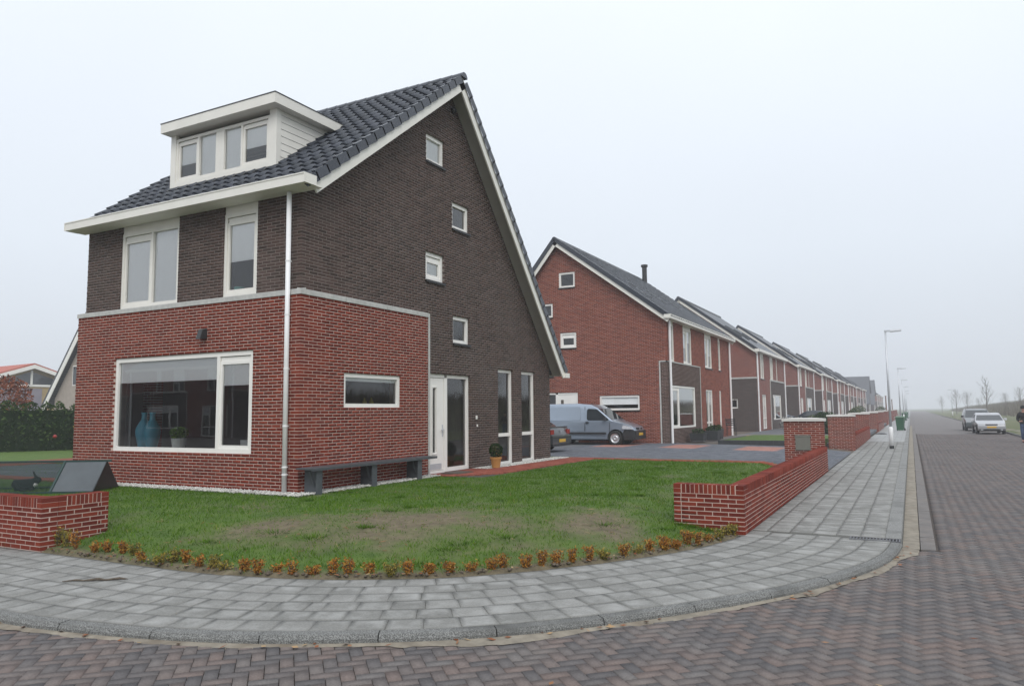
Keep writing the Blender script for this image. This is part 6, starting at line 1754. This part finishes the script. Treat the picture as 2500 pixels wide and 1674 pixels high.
for i, (x, y, h) in enumerate(((25, 36, 8), (23, 44, 9), (26, 53, 8), (22, 62, 9), (-52, -26, 9), (-33, -27, 8), (-66, -25, 9), (24, 28, 7))):
    bare_tree('%s bare tree standing outside the picture, seen only reflected in window panes' % nth(i + 1), (x, y, .0), h, .38, 40 + i, 'bare trees reflected in the windows')
# ------------------------------------------------------------------ left background
hd_ = thing('conifer_hedge', 'tall dark green conifer hedge beyond the lawn at the left edge', 'hedge', (-23.2, 7.6, -.1))
ax_ = np.array([.51, .86]); nx_ = np.array([.86, -.51])
def hfn():
    s = random.uniform(-9, 8); o = random.gauss(0, .5); z = random.random() ** .8
    top = 2.05 + .32 * noise.noise(Vector((s * 1.3, 0, 2))) + .18 * noise.noise(Vector((s * 4, 1, 2)))
    o = max(-.75, min(.75, o)) * (1.05 - .55 * z ** 3) + .12 * noise.noise(Vector((s * 3, z * 4, 5)))
    return (*(ax_ * s + nx_ * o), z * top)
V, F = leaf_cloud(17000, .075, hfn)
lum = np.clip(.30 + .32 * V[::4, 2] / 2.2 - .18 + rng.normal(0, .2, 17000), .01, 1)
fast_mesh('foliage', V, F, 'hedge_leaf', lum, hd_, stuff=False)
g = MB(); g.add([tuple((*(ax_ * s + nx_ * o), z)) for s, o, z in ((-9, -.4, 0), (8, -.4, 0), (8, .4, 0), (-9, .4, 0), (-9, -.3, 1.75), (8, -.3, 1.75), (8, .3, 1.75), (-9, .3, 1.75))], MB.BF); g.build('core', 'yew_leaf', hd_)
vs_ = thing('variegated_shrub', 'yellow-green leafy shrub at the right end of the conifer hedge', 'shrub', (-20.4, 9.4, -.1))
foliage('leaves', 1200, .06, ball((0, 0, .95), .85, 1.0), 'olive_leaf', vs_)
rs = thing('rust_shrub', 'rust-red leafed shrub rising above the hedge at the left edge', 'shrub', (-29.3, 10.1, -.1))
g = MB()
for k in range(16):
    a = random.uniform(0, 6.28); g.tube([(0, 0, 0), (math.cos(a) * .5, math.sin(a) * .5, 1.6), (math.cos(a) * random.uniform(.8, 1.7), math.sin(a) * random.uniform(.8, 1.7), random.uniform(2.4, 3.7))], [.05, .03, .008], 4)
g.build('branches', 'bark', rs)
foliage('leaves', 3000, .075, ball((0, 0, 2.35), 1.45, .85), 'rust_leaf', rs)
g = MB(); g.lathe([(0, -.08), (.06, -.04), (.08, 0), (.06, .04), (0, .08)], 10); o = g.build('red_ball', 'lamp_red', smooth=True); o.location = (-19.6, 7.2, .62); tag(o, 'small red ball caught in the conifer hedge', 'ball')
gh_ = thing('grey_gable_house', 'brick house with steep grey roof half hidden by the corner house', 'house', (-49, 30, 0))
m = MB(); gp = [(-11.2, -.1), (4, -.1), (4, 6), (0, 14.4), (-9.6, 3.0), (-11.2, 3.0)]
gp = [(-9.9, -.1), (4, -.1), (4, 9), (-1.2, 14.6), (-9.9, 3.0)]
solid_wall(m, Plane((0, 0, 0), (1, 0, 0), (0, -1, 0)), gp, [], 0, -8); m.build('wall', 'far_beige', gh_)
m = MB(); m.add([(-11.0, -.5, 2.55), (-1.0, -.5, 15.9), (-1.0, 8, 15.9), (-11.0, 8, 2.55), (-11.0, -.5, 2.25), (-1.0, -.5, 15.55), (-1.0, 8, 15.55), (-11.0, 8, 2.25)], MB.BF); m.add([(-1.0, -.5, 15.9), (4.6, -.5, 9), (4.6, 8, 9), (-1.0, 8, 15.9)], ((0, 1, 2, 3),)); m.build('roof', 'roof_far', gh_)
m = MB(); m.add([(-10.9, -.55, 2.2), (-1.0, -.55, 15.5), (-1.0, -.5, 15.5), (-10.9, -.5, 2.2), (-10.7, -.55, 1.75), (-.8, -.55, 15.05), (-.8, -.5, 15.05), (-10.7, -.5, 1.75)], MB.BF); m.build('barge_board', 'white_paint', gh_)
m = MB(); m.box(-7.3, -6.4, -.04, .0, 4.1, 5.9); wn = m.build('window', 'white_paint', gh_); m = MB(); m.box(-7.2, -6.5, -.06, -.04, 4.2, 5.8); m.build('pane', 'car_window', wn)
rh = thing('red_roof_house', 'low house with red tiled roof and glazed gable beyond the hedge', 'house', (-80.9, 40, 0), math.radians(84))
m = MB(); solid_wall(m, Plane((0, 0, 0), (1, 0, 0), (0, -1, 0)), [(-5.6, -.1), (5.6, -.1), (5.6, 5.2), (0, 7.1), (-5.6, 5.2)], [], 0, -14); m.build('wall', 'ochre_wall', rh)
m = MB()
for sg in (-1, 1): m.add([(0, -.7, 7.62), (sg * 6.6, -.7, 5.35), (sg * 6.6, 14.5, 5.35), (0, 14.5, 7.62), (0, -.7, 7.4), (sg * 6.6, -.7, 5.12), (sg * 6.6, 14.5, 5.12), (0, 14.5, 7.4)], MB.BF)
m.build('roof', 'red_roof_mat', rh)
m = MB()
for sg in (-1, 1): m.add([(0, -.76, 7.45), (sg * 6.6, -.76, 5.2), (sg * 6.6, -.7, 5.2), (0, -.7, 7.45), (0, -.76, 7.0), (sg * 6.6, -.76, 4.75), (sg * 6.6, -.7, 4.75), (0, -.7, 7.0)], MB.BF)
m.build('barge_board', 'white_paint', rh)
m = MB(); m.add([(-4.4, -.06, 5.15), (4.4, -.06, 5.15), (0, -.06, 6.65)], ((0, 1, 2),)); wn = m.build('gable_window', 'car_window', rh); m = MB(); m.box(-.12, .12, -.1, -.05, 5.0, 6.8); m.box(-5.4, 5.4, -.1, -.05, 4.9, 5.15); m.build('frame', 'white_paint', wn)
m = MB(); m.box(-3.4, 1.2, -.06, .0, 1.5, 4.7); m.build('garage_door', 'lilac_door', rh)
# ------------------------------------------------------------------ front gardens along the row
rbd = thing('raised_bed', 'low dark block-edged raised lawn in front of the house by the van', 'raised bed', (2.15, 22.75, -.12))
g = MB()
for i in range(9): g.box(i * .46, i * .46 + .455, 0, .14, -.05, .20)
for i in range(12): g.box(-.0, .14, .15 + i * .46, .15 + i * .46 + .455, -.05, .20)
g.build('block_edging', 'planter_dark', rbd)
g = MB(); g.box(.14, 4.1, .14, 7.5, -.05, .19); g.build('turf', 'lawn_mat', rbd)
PGR = 'dark planters by the house facade'
for x, y, s, h, lab, pl_ in ((.75, 25.0, .34, .36, 'front dark square planter with a low green plant', 1), (1.05, 26.5, .34, .44, 'middle dark square planter by the facade', 1), (1.0, 27.6, .30, .5, 'rear dark square planter by the facade', 1)):
    t = thing('planter', lab, 'planter', (x, y, -.06), group=PGR)
    g = MB(); g.add([(-s * .85, -s * .85, 0), (s * .85, -s * .85, 0), (s * .85, s * .85, 0), (-s * .85, s * .85, 0), (-s, -s, h), (s, -s, h), (s, s, h), (-s, s, h)], MB.BF); g.build('tub', 'planter_dark', t)
    foliage('leaves', 260, .05, ball((0, 0, h + .06), s * .95, .55), 'yew_leaf', t)
gc = thing('garden_chair', 'black metal garden chair on the terrace by the red facade', 'chair', (.75, 32.2, -.05), math.radians(200))
for sx in (-1, 1):
    for sy in (-1, 1):
        g = MB(); g.tube([(sx * .23, sy * .22, .44), (sx * .25, sy * .25, 0)], .016, 6); g.build('leg', 'sill_dark', gc)
    g = MB(); g.tube([(sx * .23, -.22, .44), (sx * .24, -.27, .95)], .016, 6); g.tube([(sx * .25, -.24, .66), (sx * .26, .2, .66), (sx * .23, .22, .44)], .015, 6); g.build('arm', 'sill_dark', gc)
for k in range(6):
    g = MB(); g.box(-.23, .23, -.2 + k * .07, -.15 + k * .07, .43, .45); g.build('slat', 'sill_dark', gc)
for k in range(4):
    g = MB(); g.box(-.23, .23, -.275 + .0 * k, -.255, .56 + k * .1, .62 + k * .1); g.build('slat', 'sill_dark', gc)
gs_ = thing('stone_gabion', 'low grey rubble stone wall in a front garden beyond the raised bed', 'wall', (1.0, 49.5, -.1))
g = MB()
for k in range(150):
    x, y, z = random.uniform(-.2, 4.2), random.uniform(-.25, .25), random.uniform(.05, .85); r_ = random.uniform(.07, .13); b = len(g.v)
    g.v += [(x + dx * r_ * random.uniform(.7, 1.3), y + dy * r_, z + dz * r_) for dx, dy, dz in ((1, 0, 0), (-1, 0, 0), (0, 1, 0), (0, -1, 0), (0, 0, 1), (0, 0, -1))]
    for f in ((0, 2, 4), (2, 1, 4), (1, 3, 4), (3, 0, 4), (2, 0, 5), (1, 2, 5), (3, 1, 5), (0, 3, 5)): g.f.append(tuple(i + b for i in f)); g.r.append(.05 + .9 * (k % 7) / 7); g.m.append(0)
g.build('stones', 'slab_mat', gs_, stuff=True)
sh = thing('dome_shrub', 'dark green dome-shaped shrub behind the second gate pillar', 'shrub', (5.0, 38.6, -.15))
foliage('crown', 3200, .05, ball((0, 0, .72), .85, .78), 'yew_leaf', sh)
g = MB(); g.lathe([(0, 0), (.6, .1), (.68, .7), (.45, 1.15), (0, 1.3)], 12); g.build('core', 'yew_leaf', sh)
for i, (x, y, h) in enumerate(((4.6, 72, 1.5), (3.6, 96, 1.9), (2.2, 57.4, 1.0), (5.5, 118, 1.8))):
    t = thing('garden_shrub', '%s dark leafy garden shrub rising behind the pillar row' % nth(i + 1), 'shrub', (x, y, -.2), group='garden shrubs behind the pillars'); foliage('crown', 1400, .07, ball((0, 0, h * .55), h * .5, 1.0), 'hedge_leaf', t)
# front garden ground
g = MB(); g.box(.3, 7.2, 25.3, 37.4, -.3, -.115); g.box(.3, 7.2, 50.4, 62.4, -.3, -.115); g.box(.3, 7.2, 75.5, 87.4, -.3, -.115); struct(g.build('front_gardens', 'gutter_concrete'), 'paved front gardens behind the low walls')
g = MB(); g.box(.3, 7.3, 37.8, 49.9, -.3, -.125); g.box(.3, 7.3, 62.7, 75, -.3, -.125); g.box(.3, 7.3, 87.8, 112, -.3, -.125); struct(g.build('driveways', 'drive_joint'), 'dark paved driveways between the gate pillars')
g = MB(); g.box(1.2, 4.2, 28.6, 34.5, -.2, -.10); struct(g.build('pink_terrace', 'pink_paver'), 'pink paved terrace in the front garden')
# ------------------------------------------------------------------ haze
m = bpy.data.materials.new('haze_mat'); m.use_nodes = True; t = m.node_tree; t.nodes.clear()
o = N(t, 'ShaderNodeOutputMaterial'); v = N(t, 'ShaderNodeVolumePrincipled'); v.inputs['Color'].default_value = (.93, .95, 1.0, 1); v.inputs['Density'].default_value = .0014; v.inputs['Anisotropy'].default_value = .0
L(t, v.outputs[0], o.inputs['Volume']); MATS['haze_mat'] = m
g = MB(); g.box(-1000, 1000, -600, 1600, -3.0, 17.5); hz = g.build('haze', 'haze_mat'); tag(hz, 'thin grey winter haze fading the far end of the street', 'haze', kind='stuff')
